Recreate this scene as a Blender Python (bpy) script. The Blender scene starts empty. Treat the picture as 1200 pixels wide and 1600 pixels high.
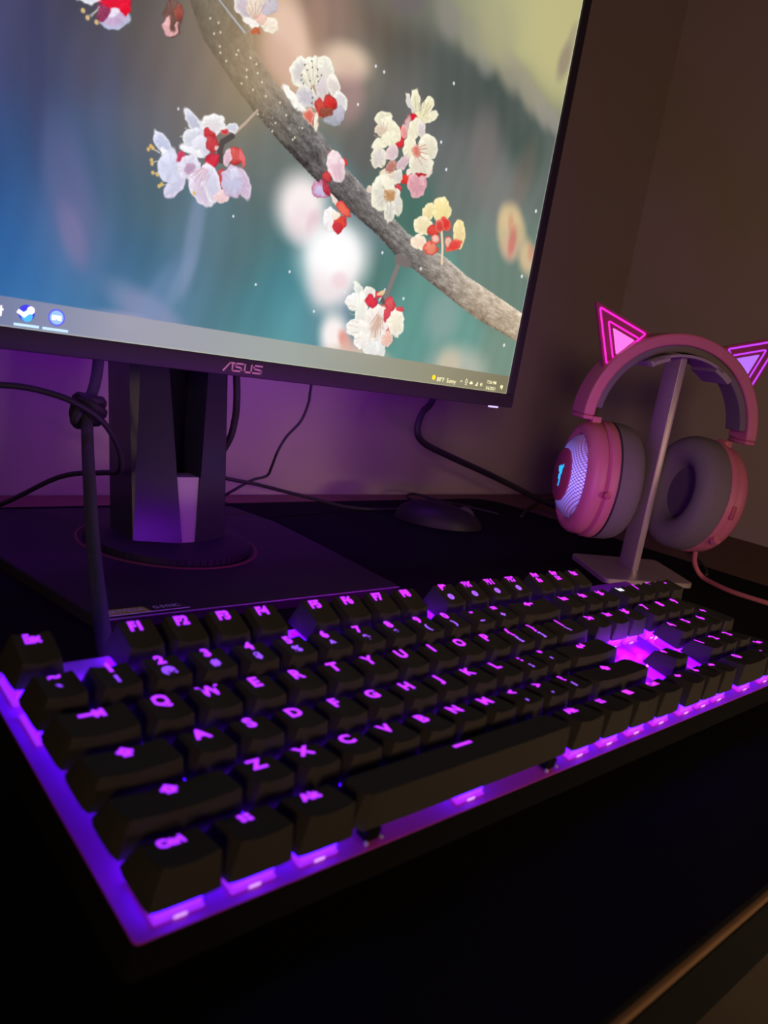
import bpy, bmesh, math, random
import numpy as np
from mathutils import Matrix, Vector

S = bpy.context.scene
COL = S.collection
R = math.radians

# ------------------------------------------------------------------ camera
cam = bpy.data.cameras.new('camera')
cam_ob = bpy.data.objects.new('camera', cam)
COL.objects.link(cam_ob)
ROT = Matrix(((0.71691, 0.01665, -0.69696), (-0.67716, 0.25437, -0.69047), (0.16579, 0.96696, 0.19364)))
cam_ob.matrix_world = Matrix.Translation((-0.1003, -0.1627, 0.1738)) @ ROT.to_4x4()
cam.sensor_fit = 'VERTICAL'
cam.sensor_height = 36.0
cam.lens = 1296.77 / 1600 * 36.0
cam.clip_start = 0.01
cam.dof.use_dof = True
cam.dof.focus_distance = 0.62
cam.dof.aperture_fstop = 14.0
S.camera = cam_ob

# ------------------------------------------------------------------ world, lamps, exposure
S.view_settings.view_transform = 'Standard'
S.view_settings.look = 'None'
S.view_settings.exposure = 0.0
S.view_settings.gamma = 1.0
S.view_settings.use_curve_mapping = False
world = bpy.data.worlds.new('dim_room')
S.world = world
world.use_nodes = True
world.node_tree.nodes['Background'].inputs[0].default_value = (1.0, 0.62, 0.38, 1)
world.node_tree.nodes['Background'].inputs[1].default_value = 0.006

def lamp(name, kind, loc, energy, colour, size=0.1, aim=None, size_y=None, parent=None):
    l = bpy.data.lights.new(name, kind)
    l.energy = energy; l.color = colour
    if kind == 'AREA':
        l.size = size
        if size_y: l.shape = 'RECTANGLE'; l.size_y = size_y
    else:
        l.shadow_soft_size = size
    o = bpy.data.objects.new(name, l); COL.objects.link(o)
    o.location = loc
    if aim is not None:
        o.rotation_euler = (Vector(aim) - Vector(loc)).to_track_quat('-Z', 'Y').to_euler()
    if parent: o.parent = parent
    return o
# warm lamp low across the room behind the photographer
rl = lamp('room_lamp', 'AREA', (-1.35, -1.35, 0.42), 1.3, (1.0, 0.66, 0.38), 0.35, aim=(1.1, 0.1, 0.25))
rl.data.spread = R(55)
# unseen warm fill lamp added low in front to brighten the key fronts
fl = lamp('key_fill_lamp', 'AREA', (0.55, -1.15, 0.13), 0.34, (1.0, 0.66, 0.40), 0.5, aim=(0.36, 0.10, -0.09), size_y=0.08)
fl.data.spread = R(34)
# unseen purple lamp added behind the monitor to make the wall glow
lamp('wall_fill_lamp', 'AREA', (0.27, 0.375, 0.27), 0.85, (0.32, 0.03, 1.0), 0.44, aim=(0.29, 0.55, 0.10), size_y=0.03)

# ------------------------------------------------------------------ materials
MATS = {}
def mat(name, col, rough=0.6, metal=0.0, spec=0.5, emit=None, strength=0.0, noise=0.0, nscale=400, bump=0.0, sheen=0.0):
    if name in MATS: return MATS[name]
    m = bpy.data.materials.new(name); m.use_nodes = True
    nt = m.node_tree; b = nt.nodes['Principled BSDF']
    b.inputs['Base Color'].default_value = (*col, 1)
    b.inputs['Roughness'].default_value = rough
    b.inputs['Metallic'].default_value = metal
    b.inputs['Specular IOR Level'].default_value = spec
    if sheen: b.inputs['Sheen Weight'].default_value = sheen
    if emit:
        b.inputs['Emission Color'].default_value = (*emit, 1)
        b.inputs['Emission Strength'].default_value = strength
    if noise or bump:
        tc = nt.nodes.new('ShaderNodeTexCoord'); n = nt.nodes.new('ShaderNodeTexNoise')
        n.inputs['Scale'].default_value = nscale; n.inputs['Detail'].default_value = 4
        nt.links.new(tc.outputs['Object'], n.inputs['Vector'])
        if noise:
            r = nt.nodes.new('ShaderNodeValToRGB')
            r.color_ramp.elements[0].color = (*[c * (1 - noise) for c in col], 1)
            r.color_ramp.elements[1].color = (*[min(1, c * (1 + noise)) for c in col], 1)
            nt.links.new(n.outputs['Fac'], r.inputs[0]); nt.links.new(r.outputs[0], b.inputs['Base Color'])
        if bump:
            bn = nt.nodes.new('ShaderNodeBump'); bn.inputs['Strength'].default_value = bump
            bn.inputs['Distance'].default_value = 0.001
            nt.links.new(n.outputs['Fac'], bn.inputs['Height']); nt.links.new(bn.outputs[0], b.inputs['Normal'])
    MATS[name] = m
    return m
def lin(r, g, b):
    f = lambda c: (c / 255 / 12.92) if c <= 10 else (((c / 255 + 0.055) / 1.055) ** 2.4)
    return (f(r), f(g), f(b))

PAINTED_WALL = mat('painted_wall', (0.36, 0.30, 0.26), 0.9, spec=0.1, noise=0.03, nscale=6, bump=0.15)
DESK_WOOD = mat('desk_wood', (0.22, 0.13, 0.075), 0.6, spec=0.2, noise=0.2, nscale=30)
FLOOR = mat('dark_floor', (0.004, 0.0035, 0.003), 0.8, noise=0.2, nscale=5)
MAT_CLOTH = mat('black_cloth', (0.008, 0.008, 0.009), 0.95, spec=0.08, noise=0.3, nscale=900, bump=0.2)
STEEL_BLACK = mat('black_steel', (0.02, 0.02, 0.022), 0.5, noise=0.1, nscale=50)
CAP = mat('black_keycap_plastic', (0.042, 0.038, 0.035), 0.7, spec=0.2, noise=0.08, nscale=1500)
PLATE = mat('keyboard_plate', (0.55, 0.05, 0.56), 0.5, spec=0.4, noise=0.02, nscale=80)  # violet of the LED light is put into the plate colour
CASE = mat('keyboard_case', (0.006, 0.006, 0.007), 0.7, spec=0.1)
BEZEL = mat('matte_black_bezel', (0.035, 0.032, 0.036), 0.55, spec=0.35, noise=0.06, nscale=900)
STAND = mat('stand_plastic', (0.028, 0.028, 0.036), 0.24, spec=0.6, noise=0.05, nscale=900)

STAND_INSET = mat('stand_grey_inset', (0.34, 0.30, 0.34), 0.5, spec=0.4, noise=0.06, nscale=900)
BASE_TOP = mat('stand_base_coating', (0.022, 0.020, 0.024), 0.6, spec=0.3, noise=0.08, nscale=900)
COPPER = mat('copper_ring', (0.16, 0.06, 0.05), 0.5, metal=0.3)
LOGO = mat('brushed_logo', (0.75, 0.55, 0.50), 0.35, metal=0.7)
RUBBER = mat('cable_rubber', (0.022, 0.021, 0.022), 0.6, spec=0.4, noise=0.2, nscale=900)
BRAID = mat('braided_cable_sleeve', (0.06, 0.058, 0.065), 0.65, spec=0.3, noise=0.35, nscale=1600, bump=0.6)
PINK = mat('pink_plastic', (0.66, 0.19, 0.33), 0.45, spec=0.45, noise=0.03, nscale=200)
PINK_DEEP = mat('deep_pink_plastic', (0.50, 0.08, 0.20), 0.45, spec=0.4, noise=0.03, nscale=200)
CUSHION = mat('grey_leatherette', (0.20, 0.17, 0.21), 0.65, spec=0.3, noise=0.08, nscale=500, bump=0.1)
CUSHION_IN = mat('speaker_cloth', (0.10, 0.07, 0.12), 0.9, noise=0.1, nscale=900)
DARKSEAM = mat('dark_seam', (0.03, 0.025, 0.035), 0.6)
ALU = mat('brushed_aluminium', (0.50, 0.42, 0.46), 0.36, metal=0.35, noise=0.05, nscale=500)
PINKCABLE = mat('pink_cable', (0.60, 0.16, 0.24), 0.6, noise=0.1, nscale=900)
GREEN = mat('green_sticker', (0.50, 0.68, 0.06), 0.5)
STICKER_BLACK = mat('black_sticker', (0.012, 0.012, 0.013), 0.4)
STICKER_TEXT = mat('silver_sticker_print', (0.9, 0.9, 0.95), 0.4)
MOUSE_M = mat('black_mouse_shell', (0.014, 0.012, 0.015), 0.5, spec=0.25)

# the keyboard's lights run from blue-violet on the left to magenta on the right
WAVE_N = 8
def wave(u):
    return min(WAVE_N - 1, max(0, int((u - 0) / 15.0 * WAVE_N)))
def wave_col(i, a, b):
    t = i / (WAVE_N - 1)
    return tuple(a[k] * (1 - t) + b[k] * t for k in range(3))
def M_LEG(i): return mat('legend_light_%d' % i, (0.02, 0.02, 0.02), 0.5, emit=wave_col(i, (0.34, 0.018, 1.0), (0.58, 0.024, 0.90)), strength=1.9)
def M_LEG2(i): return mat('side_legend_light_%d' % i, (0.02, 0.02, 0.02), 0.5, emit=wave_col(i, (0.25, 0.04, 1.0), (0.36, 0.10, 0.85)), strength=1.5)
def M_SWITCH(i): return mat('clear_switch_light_%d' % i, (0.02, 0.0, 0.03), 0.3, emit=wave_col(i, (0.34, 0.02, 1.0), (0.62, 0.02, 0.90)), strength=1.0)
def M_SHELL(i): return mat('clear_shell_light_%d' % i, (0.2, 0.2, 0.25), 0.25, emit=wave_col(i, (0.055, 0.0, 1.0), (0.075, 0.0, 1.0)), strength=7.0)
def M_LED(i): return mat('led_light_%d' % i, (0.5, 0.5, 0.5), 0.3, emit=wave_col(i, (0.14, 0.01, 1.0), (0.22, 0.01, 1.0)), strength=60.0)
M_WHITE = mat('white_legend_light', (0.1, 0.1, 0.1), 0.5, emit=(0.85, 0.85, 1.0), strength=1.2)

# ------------------------------------------------------------------ mesh helpers
def mesh_from(name, verts, faces, mats, parent=None, smooth=False, sharp=None, idx=None):
    me = bpy.data.meshes.new(name)
    me.from_pydata([tuple(v) for v in verts], [], faces)
    for m in (mats if isinstance(mats, (list, tuple)) else [mats]): me.materials.append(m)
    if idx: me.polygons.foreach_set('material_index', idx)
    if smooth:
        me.polygons.foreach_set('use_smooth', [True] * len(me.polygons))
        if sharp: me.set_sharp_from_angle(angle=R(sharp))
    me.update()
    o = bpy.data.objects.new(name, me); COL.objects.link(o)
    if parent: o.parent = parent
    return o

class MB:
    """collects simple solids into one mesh"""
    def __init__(s): s.v = []; s.f = []
    def add(s, v, f):
        n = len(s.v); s.v += [tuple(q) for q in v]; s.f += [tuple(i + n for i in q) for q in f]; return s
    def box(s, lo, hi, bev=0.0):
        if bev <= 0:
            v = [(x, y, z) for x in (lo[0], hi[0]) for y in (lo[1], hi[1]) for z in (lo[2], hi[2])]
            f = [(0, 1, 3, 2), (4, 6, 7, 5), (0, 4, 5, 1), (2, 3, 7, 6), (0, 2, 6, 4), (1, 5, 7, 3)]
            return s.add(v, f)
        bm = bmesh.new(); bmesh.ops.create_cube(bm, size=1)
        for q in bm.verts: q.co = Vector([(lo[k] + hi[k]) / 2 + q.co[k] * (hi[k] - lo[k]) for k in range(3)])
        bmesh.ops.bevel(bm, geom=list(bm.edges), offset=bev, segments=3, affect='EDGES', profile=0.5)
        bm.verts.index_update()
        s.add([q.co[:] for q in bm.verts], [[q.index for q in g.verts] for g in bm.faces]); bm.free(); return s
    def prism(s, poly, z0, z1, inset=0.0):
        """poly: xy outline; optional chamfer at the top"""
        n = len(poly); cx = sum(p[0] for p in poly) / n; cy = sum(p[1] for p in poly) / n
        rings = [[(x, y, z0) for x, y in poly]]
        if inset:
            rings.append([(x, y, z1 - inset) for x, y in poly])
            top = []
            for i in range(n):
                a = Vector(poly[i - 1]); b = Vector(poly[i]); c = Vector(poly[(i + 1) % n])
                d1 = (b - a).normalized(); d2 = (c - b).normalized(); nn = Vector((-(d1.y + d2.y), d1.x + d2.x))
                nn = nn.normalized() if nn.length > 1e-9 else Vector((0, 0))
                if nn.dot(Vector((cx, cy)) - b) < 0: nn = -nn
                top.append((b.x + nn.x * inset, b.y + nn.y * inset, z1))
            rings.append(top)
        else: rings.append([(x, y, z1) for x, y in poly])
        v = [p for r in rings for p in r]; f = []
        for k in range(len(rings) - 1):
            for i in range(n):
                j = (i + 1) % n; f.append((k * n + i, k * n + j, (k + 1) * n + j, (k + 1) * n + i))
        f.append(tuple(range(n))[::-1]); f.append(tuple(range((len(rings) - 1) * n, len(rings) * n)))
        return s.add(v, f)
    def lathe(s, prof, n=48, axis='z', c=(0, 0, 0), sc=(1, 1), closed=False):
        """prof: (radius, height) pairs turned round the axis"""
        v = []; f = []; m = len(prof)
        for r, h in prof:
            for i in range(n):
                a = 2 * math.pi * i / n; p, q = r * math.cos(a) * sc[0], r * math.sin(a) * sc[1]
                v.append((c[0] + p, c[1] + q, c[2] + h) if axis == 'z' else ((c[0] + h, c[1] + p, c[2] + q) if axis == 'x' else (c[0] + p, c[1] + h, c[2] + q)))
        for k in range(m - 1):
            for i in range(n):
                j = (i + 1) % n; f.append((k * n + i, k * n + j, (k + 1) * n + j, (k + 1) * n + i))
        if closed:
            for i in range(n):
                j = (i + 1) % n; f.append(((m - 1) * n + i, (m - 1) * n + j, j, i))
        else:
            f.append(tuple(range(n))[::-1]); f.append(tuple(range((m - 1) * n, m * n)))
        return s.add(v, f)
    def tube(s, pts, r, n=10, steps=6, smooth=True, flat=1.0):
        P = [Vector(p) for p in pts]
        if smooth and len(P) > 2:
            Q = []
            for i in range(len(P) - 1):
                a, b, c, d = P[max(0, i - 1)], P[i], P[i + 1], P[min(len(P) - 1, i + 2)]
                for k in range(steps):
                    t = k / steps
                    Q.append(0.5 * ((2 * b) + (c - a) * t + (2 * a - 5 * b + 4 * c - d) * t * t + (3 * b - a - 3 * c + d) * t ** 3))
            Q.append(P[-1]); P = Q
        v = []; f = []; m = len(P); up = None
        for i in range(m):
            d = (P[min(m - 1, i + 1)] - P[max(0, i - 1)]).normalized()
            if up is None: up = d.orthogonal().normalized()
            up = (up - d * up.dot(d)).normalized(); sd = d.cross(up)
            for k in range(n):
                a = 2 * math.pi * k / n
                v.append(P[i] + up * (r * math.cos(a)) + sd * (r * flat * math.sin(a)))
        for i in range(m - 1):
            for k in range(n):
                j = (k + 1) % n; f.append((i * n + k, i * n + j, (i + 1) * n + j, (i + 1) * n + k))
        f.append(tuple(range(n))[::-1]); f.append(tuple(range((m - 1) * n, m * n)))
        return s.add(v, f)
    def build(s, name, m, parent=None, smooth=True, sharp=35):
        o = mesh_from(name, s.v, s.f, m, parent, smooth, sharp)
        bm = bmesh.new(); bm.from_mesh(o.data); bmesh.ops.recalc_face_normals(bm, faces=bm.faces); bm.to_mesh(o.data); bm.free()
        if smooth: o.data.set_sharp_from_angle(angle=R(sharp))
        return o

def tag(o, label=None, cat=None, group=None, kind=None):
    if label: o['label'] = label
    if cat: o['category'] = cat
    if group: o['group'] = group
    if kind: o['kind'] = kind
    return o
def root(name, label, cat, loc=(0, 0, 0), rot=(0, 0, 0), group=None):
    o = bpy.data.objects.new(name, None); COL.objects.link(o)
    o.empty_display_size = 0.02
    o.location = loc; o.rotation_euler = rot
    return tag(o, label, cat, group)

def text_geo(body, size, bold=0.0, depth=0.0, align='CENTER', shear=0.0, width=1.0):
    cu = bpy.data.curves.new('t', 'FONT'); cu.body = body; cu.size = size; cu.align_x = align; cu.align_y = 'CENTER'
    cu.offset = bold; cu.extrude = depth; cu.shear = shear; cu.resolution_u = 3
    o = bpy.data.objects.new('t', cu); COL.objects.link(o)
    dg = bpy.context.evaluated_depsgraph_get(); dg.update()
    me = bpy.data.meshes.new_from_object(o.evaluated_get(dg))
    v = [(q.co.x * width, q.co.y, q.co.z) for q in me.vertices]; f = [tuple(p.vertices) for p in me.polygons]
    bpy.data.objects.remove(o); bpy.data.curves.remove(cu); bpy.data.meshes.remove(me)
    return v, f
def round_poly(pts, r, seg=5):
    out = []
    n = len(pts)
    for i in range(n):
        a, b, c = Vector(pts[i - 1]), Vector(pts[i]), Vector(pts[(i + 1) % n])
        d1 = (a - b).normalized(); d2 = (c - b).normalized()
        rr = min(r, (a - b).length * 0.45, (c - b).length * 0.45)
        p, q = b + d1 * rr, b + d2 * rr
        for k in range(seg + 1):
            t = k / seg
            out.append(tuple(p * (1 - t) ** 2 + b * 2 * t * (1 - t) + q * t * t))
    return out
# ------------------------------------------------------------------ the room
WALL_Y, WALL_X = 0.547, 1.05
def slab(name, lo, hi, m, kind='structure'):
    o = MB().box(lo, hi).build(name, m, smooth=False); o['kind'] = kind; return o
slab('floor', (-2.2, -2.6, -0.78), (1.25, 0.75, -0.74), FLOOR)
slab('wall_back', (-2.2, WALL_Y, -0.74), (WALL_X + 0.1, WALL_Y + 0.1, 1.9), PAINTED_WALL)
slab('wall_right', (WALL_X, -2.6, -0.74), (WALL_X + 0.1, WALL_Y, 1.9), PAINTED_WALL)

# desk: a wooden top on four steel legs
desk = root('desk', 'wide wooden desk against the walls, mostly covered by a black desk mat', 'desk', (0.2, 0.2, -0.74))
def dm(mb): mb.v = [(x - 0.2, y - 0.2, z + 0.74) for x, y, z in mb.v]; return mb
dm(MB().box((-0.75, -0.0822, -0.010), (1.045, 0.545, -0.0022), 0.001)).build('desktop', DESK_WOOD, desk)
dm(MB().box((-0.75, -0.0818, -0.034), (1.045, 0.545, -0.0045), 0.001)).build('frame', mat('frame_black', (.01, .01, .01), .7, spec=.1), desk)
dm(MB().box((-0.75, -0.0832, -0.034), (1.045, -0.0821, -0.0040), 0.0005)).build('front_edge', mat('frame_black', (.01, .01, .01)), desk)
for x in (-0.70, 0.99):
    for y in (-0.04, 0.50):
        dm(MB().box((x - 0.02, y - 0.02, -0.74), (x + 0.02, y + 0.02, -0.028), 0.002)).build('leg', STEEL_BLACK, desk)
# desk mat with rounded corners
mat_poly = round_poly([(-0.60, -0.0802), (0.781, -0.0802), (0.772, 0.514), (-0.60, 0.478)], 0.045, 8)
MB().prism(mat_poly, -0.0022, 0.0, 0.0008).build('desk_mat', MAT_CLOTH)
tag(bpy.data.objects['desk_mat'], 'large black cloth desk mat under the keyboard, monitor stand and headset stand', 'desk mat')

# ------------------------------------------------------------------ keyboard
U = 0.01905
kb = root('keyboard', 'black full-size mechanical keyboard with glowing purple legends and backlit edges', 'keyboard', (0, 0, 0), (R(11), 0, 0))
KX1 = 22.5 * U + 0.002
KY1 = 6.1 * U + 0.0035
pl = round_poly([(-0.0022, -0.0013), (KX1, -0.0013), (KX1, KY1), (-0.0022, KY1)], 0.002, 4)
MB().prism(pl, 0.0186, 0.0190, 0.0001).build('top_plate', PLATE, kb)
cs = round_poly([(-0.0018, -0.0009), (KX1 - 0.0004, -0.0009), (KX1 - 0.0004, KY1 - 0.0004), (-0.0018, KY1 - 0.0004)], 0.004, 4)
MB().prism(cs, 0.004, 0.0186).build('case', CASE, kb)
for x in (0.03, KX1 - 0.03):
    MB().prism([(x - 0.012, KY1 - 0.022), (x + 0.012, KY1 - 0.022), (x + 0.012, KY1 - 0.010), (x - 0.012, KY1 - 0.010)], -0.0165, 0.004).build('fold_out_foot', CASE, kb)
for x in (0.03, KX1 - 0.03):
    MB().box((x - 0.012, 0.004, 0.0008), (x + 0.012, 0.012, 0.004), 0.0003).build('front_foot', CASE, kb)

# profile of each row: height of the front top edge, height of the legend, height of the skirt
PROF = {0: (.0383, .0342, .0256), 1: (.0372, .0334, .0256), 2: (.0363, .0333, .0256), 3: (.0358, .0341, .0256), 4: (.0370, .0355, .0258), 5: (.0360, .0374, .0268)}
DISH = 0.0011
cap_cache = {}
def cap_mesh(row, w, h=1, convex=False):
    key = (row, w, h)
    if key in cap_cache: return cap_cache[key]
    zf, zl, zb = PROF[row]
    W = w * U; H = h * U; sl = (zl + DISH - zf) / (0.0133 - 0.0025)
    x0, x1, y0, y1 = 0.0005, W - 0.0005, 0.0004, H - 0.0005
    tx0, tx1, ty0, ty1 = 0.0031, W - 0.0031, 0.0025, H - 0.0035
    nx, ny = 10, 6
    def rnd(a, b, k): return a * (1 - k * b ** 6), b * (1 - k * a ** 6)
    def ztop(x, y, a):
        return zf + sl * (y - 0.0025) - (DISH * (1 - a * a) if not convex else 0)
    v = []; f = []
    grid = {}
    for i in range(nx + 1):
        for j in range(ny + 1):
            a, b = -1 + 2 * i / nx, -1 + 2 * j / ny
            p, q = rnd(a, b, 0.05)
            x = (tx0 + tx1) / 2 + p * (tx1 - tx0) / 2; y = (ty0 + ty1) / 2 + q * (ty1 - ty0) / 2
            grid[i, j] = len(v); v.append((x, y, ztop(x, y, a)))
    for i in range(nx):
        for j in range(ny):
            f.append((grid[i, j], grid[i + 1, j], grid[i + 1, j + 1], grid[i, j + 1]))
    loop = [(i, 0) for i in range(nx)] + [(nx, j) for j in range(ny)] + [(i, ny) for i in range(nx, 0, -1)] + [(0, j) for j in range(ny, 0, -1)]
    prev = [grid[q] for q in loop]; N = len(loop)
    def ring(fx0, fx1, fy0, fy1, zfun, k=0.04):
        out = []
        for (i, j) in loop:
            a, b = -1 + 2 * i / nx, -1 + 2 * j / ny; p, q = rnd(a, b, k)
            x = (fx0 + fx1) / 2 + p * (fx1 - fx0) / 2; y = (fy0 + fy1) / 2 + q * (fy1 - fy0) / 2
            out.append(len(v)); v.append((x, y, zfun(x, y, a, v[grid[i, j]][2])))
        return out
    rings = [
        ring(tx0 - .0003, tx1 + .0003, ty0 - .0002, ty1 + .0003, lambda x, y, a, z: z - .0003),
        ring(x0, x1, y0, y1, lambda x, y, a, z: zb, .05),
        ring(x0 + .0013, x1 - .0013, y0 + .0013, y1 - .0013, lambda x, y, a, z: zb),
        ring(tx0 + .001, tx1 - .001, ty0 + .001, ty1 - .001, lambda x, y, a, z: min(zf, ztop(x, y1, 0)) - .0028)]
    for r in rings:
        for k in range(N):
            j = (k + 1) % N; f.append((prev[j], prev[k], r[k], r[j]))
        prev = r
    f.append(tuple(prev))
    me = bpy.data.meshes.new('keycap'); me.from_pydata(v, [], f); me.materials.append(CAP)
    me.polygons.foreach_set('use_smooth', [True] * len(me.polygons)); me.set_sharp_from_angle(angle=R(28)); me.update()
    cap_cache[key] = me
    return me

def link(name, me, parent, loc=(0, 0, 0), rot=(0, 0, 0)):
    o = bpy.data.objects.new(name, me); COL.objects.link(o); o.parent = parent; o.location = loc; o.rotation_euler = rot
    return o

M_GLINT = mat('switch_glint', (.1, .1, .1), .4, emit=(.75, .35, 1.0), strength=1.2)
# switch housing: clear plastic shell on the plate, flange + tapered upper shell
def switch_mesh(i):
    key = ('sw', i)
    if key in cap_cache: return cap_cache[key]
    mb = MB()
    mb.box((-.0076, -.0079, .0193), (.0076, .0079, .0203), .0004)
    v = []
    for (a, z) in ((.0070, .0202), (.0069, .0222), (.0056, .0252)):
        v += [(-a, -a, z), (a, -a, z), (a, a * .9, z), (-a, a * .9, z)]
    f = [(k * 4 + q, k * 4 + (q + 1) % 4, k * 4 + 4 + (q + 1) % 4, k * 4 + 4 + q) for k in range(2) for q in range(4)] + [(8, 9, 10, 11)]
    nf = len(mb.f); mb.add(v, f); nk = len(mb.f); mb.box((-.0018, -.0081, .0194), (.0020, -.0078, .0202))
    o = mb.build('tmp', [M_SWITCH(i), M_SHELL(i), M_GLINT], smooth=False); o.data.polygons.foreach_set('material_index', [0] * nf + [1] * (nk - nf) + [2] * (len(mb.f) - nk)); me = o.data; bpy.data.objects.remove(o); me.name = 'switch_housing'
    cap_cache[key] = me; return me
def led_mesh(i):
    key = ('led', i)
    if key in cap_cache: return cap_cache[key]
    mb = MB(); mb.box((-.0022, .0068, .0204), (.0022, .0084, .0238), .0002)
    o = mb.build('tmp', M_LED(i), smooth=False); me = o.data; bpy.data.objects.remove(o); me.name = 'led_window'
    cap_cache[key] = me; return me

# symbol legends drawn as strokes: list of polylines in mm
SYM = {
    '<-': [[(3, 0), (-3, 0)], [(-3, 0), (-1, 1.3)], [(-3, 0), (-1, -1.3)]],
    'enter': [[(2.6, 1.5), (2.6, -.6), (-2.6, -.6)], [(-2.6, -.6), (-1, .7)], [(-2.6, -.6), (-1, -1.9)]],
    'tab': [[(-4, 0), (2.6, 0)], [(2.6, 0), (.9, 1.3)], [(2.6, 0), (.9, -1.3)], [(3.4, 1.5), (3.4, -1.5)]],
    'shift': [[(0, 2), (-2, 0), (-.9, 0), (-.9, -1.6), (.9, -1.6), (.9, 0), (2, 0), (0, 2)]],
    'caps': [[(0, 2), (-2, .2), (-.9, .2), (-.9, -.8), (.9, -.8), (.9, .2), (2, .2), (0, 2)], [(-.9, -1.8), (.9, -1.8)]],
    'win': [[(-1.2, .95), (-1.2, .95)], [(1.0, 1.0), (1.0, 1.0)], [(-1.2, -1.1), (-1.2, -1.1)], [(1.0, -1.15), (1.0, -1.15)]],
    'menu': [[(-1.6, 1.5), (1.6, 1.5), (1.6, -1.5), (-1.6, -1.5), (-1.6, 1.5)], [(-.8, .4), (.8, .4)], [(-.8, -.5), (.8, -.5)]],
    'bar': [[(-4.2, 0), (4.2, 0)]],
    'left': [[(1.6, 0), (-1.6, 0)], [(-1.6, 0), (-.4, 1)], [(-1.6, 0), (-.4, -1)]],
    'right': [[(-1.6, 0), (1.6, 0)], [(1.6, 0), (.4, 1)], [(1.6, 0), (.4, -1)]],
    'up': [[(0, -1.4), (0, 1.4)], [(0, 1.4), (-1, .4)], [(0, 1.4), (1, .4)]],
    'down': [[(0, 1.4), (0, -1.4)], [(0, -1.4), (-1, -.4)], [(0, -1.4), (1, -.4)]],
    'ring': [[(math.cos(a / 8 * math.pi) * 1.2, math.sin(a / 8 * math.pi) * 1.2) for a in range(17)]],
}
leg_cache = {}
def stroke_geo(lines, w):
    v = []; f = []
    for L in lines:
        if L[0] == L[-1] and len(L) == 2:
            x, y = L[0]; a = .85; n = len(v); v += [(x - a, y - a, 0), (x + a, y - a, 0), (x + a, y + a, 0), (x - a, y + a, 0)]; f.append((n, n + 1, n + 2, n + 3)); continue
        for p, q in zip(L, L[1:]):
            d = Vector((q[0] - p[0], q[1] - p[1])).normalized(); s = Vector((-d.y, d.x)) * w / 2; d = d * w * .4
            n = len(v)
            v += [(p[0] - d.x + s.x, p[1] - d.y + s.y, 0), (p[0] - d.x - s.x, p[1] - d.y - s.y, 0), (q[0] + d.x - s.x, q[1] + d.y - s.y, 0), (q[0] + d.x + s.x, q[1] + d.y + s.y, 0)]
            f.append((n, n + 1, n + 2, n + 3))
    return [(x * .001, y * .001, z) for x, y, z in v], f
def legend_mesh(txt, size, m):
    key = (txt, size, m.name)
    if key in leg_cache: return leg_cache[key]
    if txt in SYM: v, f = stroke_geo(SYM[txt], 1.45 if txt != 'bar' else 1.6)
    else: v, f = text_geo(txt, size * 1.28, 0.00036)
    # give the print a little body
    n = len(v); t = 0.00006
    vv = v + [(x, y, z - t) for x, y, z in v]
    me = bpy.data.meshes.new('legend'); me.from_pydata(vv, [], f); me.materials.append(m); me.update()
    leg_cache[key] = me; return me

def key(u, row, w, leg, leg2=None, h=1, white=False):
    zf, zl, zb = PROF[row]
    sl = math.atan2(zl + DISH - zf, 0.0133 - 0.0025)
    y = row * U + (0.1 * U if row == 5 else 0)
    wv = wave(u + w / 2)
    c = link('keycap', cap_mesh(row, w, h, convex=(w > 3)), kb, (u * U, y, 0))
    cx = w * U / 2
    lift = 0.00022 + (DISH if w > 3 else 0)
    if leg:
        multi = len(leg) > 1 and leg not in SYM
        size = {1: .0062, 2: .0048, 3: .0042}.get(len(leg), .0038) if not '\n' in leg else .0034
        if multi and len(leg) > 4 and '\n' not in leg: size = .0034
        yl = (0.0133 if not leg2 else 0.0143) if h == 1 else 0.0133 + 0.007
        if leg2: size = .0052 if len(leg) == 1 else .0040
        link('legend', legend_mesh(leg, size, M_WHITE if white else M_LEG(wv)), c, (cx, yl, zl + lift + (sl and (yl - .0133) * math.tan(sl))), (sl, 0, 0))
    if leg2:
        yl = 0.0076
        link('legend', legend_mesh(leg2, .0040, M_LEG2(wv)), c, (cx, yl, zl + lift + (yl - .0133) * math.tan(sl)), (sl, 0, 0))
    link('switch_housing', switch_mesh(wv), c, (cx, h * U / 2, 0))
    link('led_window', led_mesh(wv), c, (cx, h * U / 2, 0))
    return c

# function row
key(0, 5, 1, 'Esc')
for i in range(4): key(2 + i, 5, 1, 'F%d' % (i + 1))
for i in range(4): key(6.5 + i, 5, 1, 'F%d' % (i + 5))
for i in range(4): key(11 + i, 5, 1, 'F%d' % (i + 9), 'ring')
for i, t in enumerate(('Prt\nSc', 'Scr\nLk', 'Pau')): key(15.25 + i, 5, 1, t)
# number row
for i, (a, b) in enumerate(zip(['~', '!', '@', '#', '$', '%', '^', '&', '*', '(', ')', '_', '+'], ['`', '1', '2', '3', '4', '5', '6', '7', '8', '9', '0', '-', '='])):
    key(i, 4, 1, b if b not in '`' else '~', a if a != '~' else '`')
key(13, 4, 2, '<-')
key(0, 3, 1.5, 'tab')
for i, t in enumerate('QWERTYUIOP'): key(1.5 + i, 3, 1, t)
key(11.5, 3, 1, '{', '['); key(12.5, 3, 1, '}', ']'); key(13.5, 3, 1.5, '|', '\\')
key(0, 2, 1.75, 'caps')
for i, t in enumerate('ASDFGHJKL'): key(1.75 + i, 2, 1, t)
key(10.75, 2, 1, ':', ';'); key(11.75, 2, 1, '"', "'"); key(12.75, 2, 2.25, 'enter')
key(0, 1, 2.25, 'shift')
for i, t in enumerate('ZXCVBNM'): key(2.25 + i, 1, 1, t)
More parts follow.
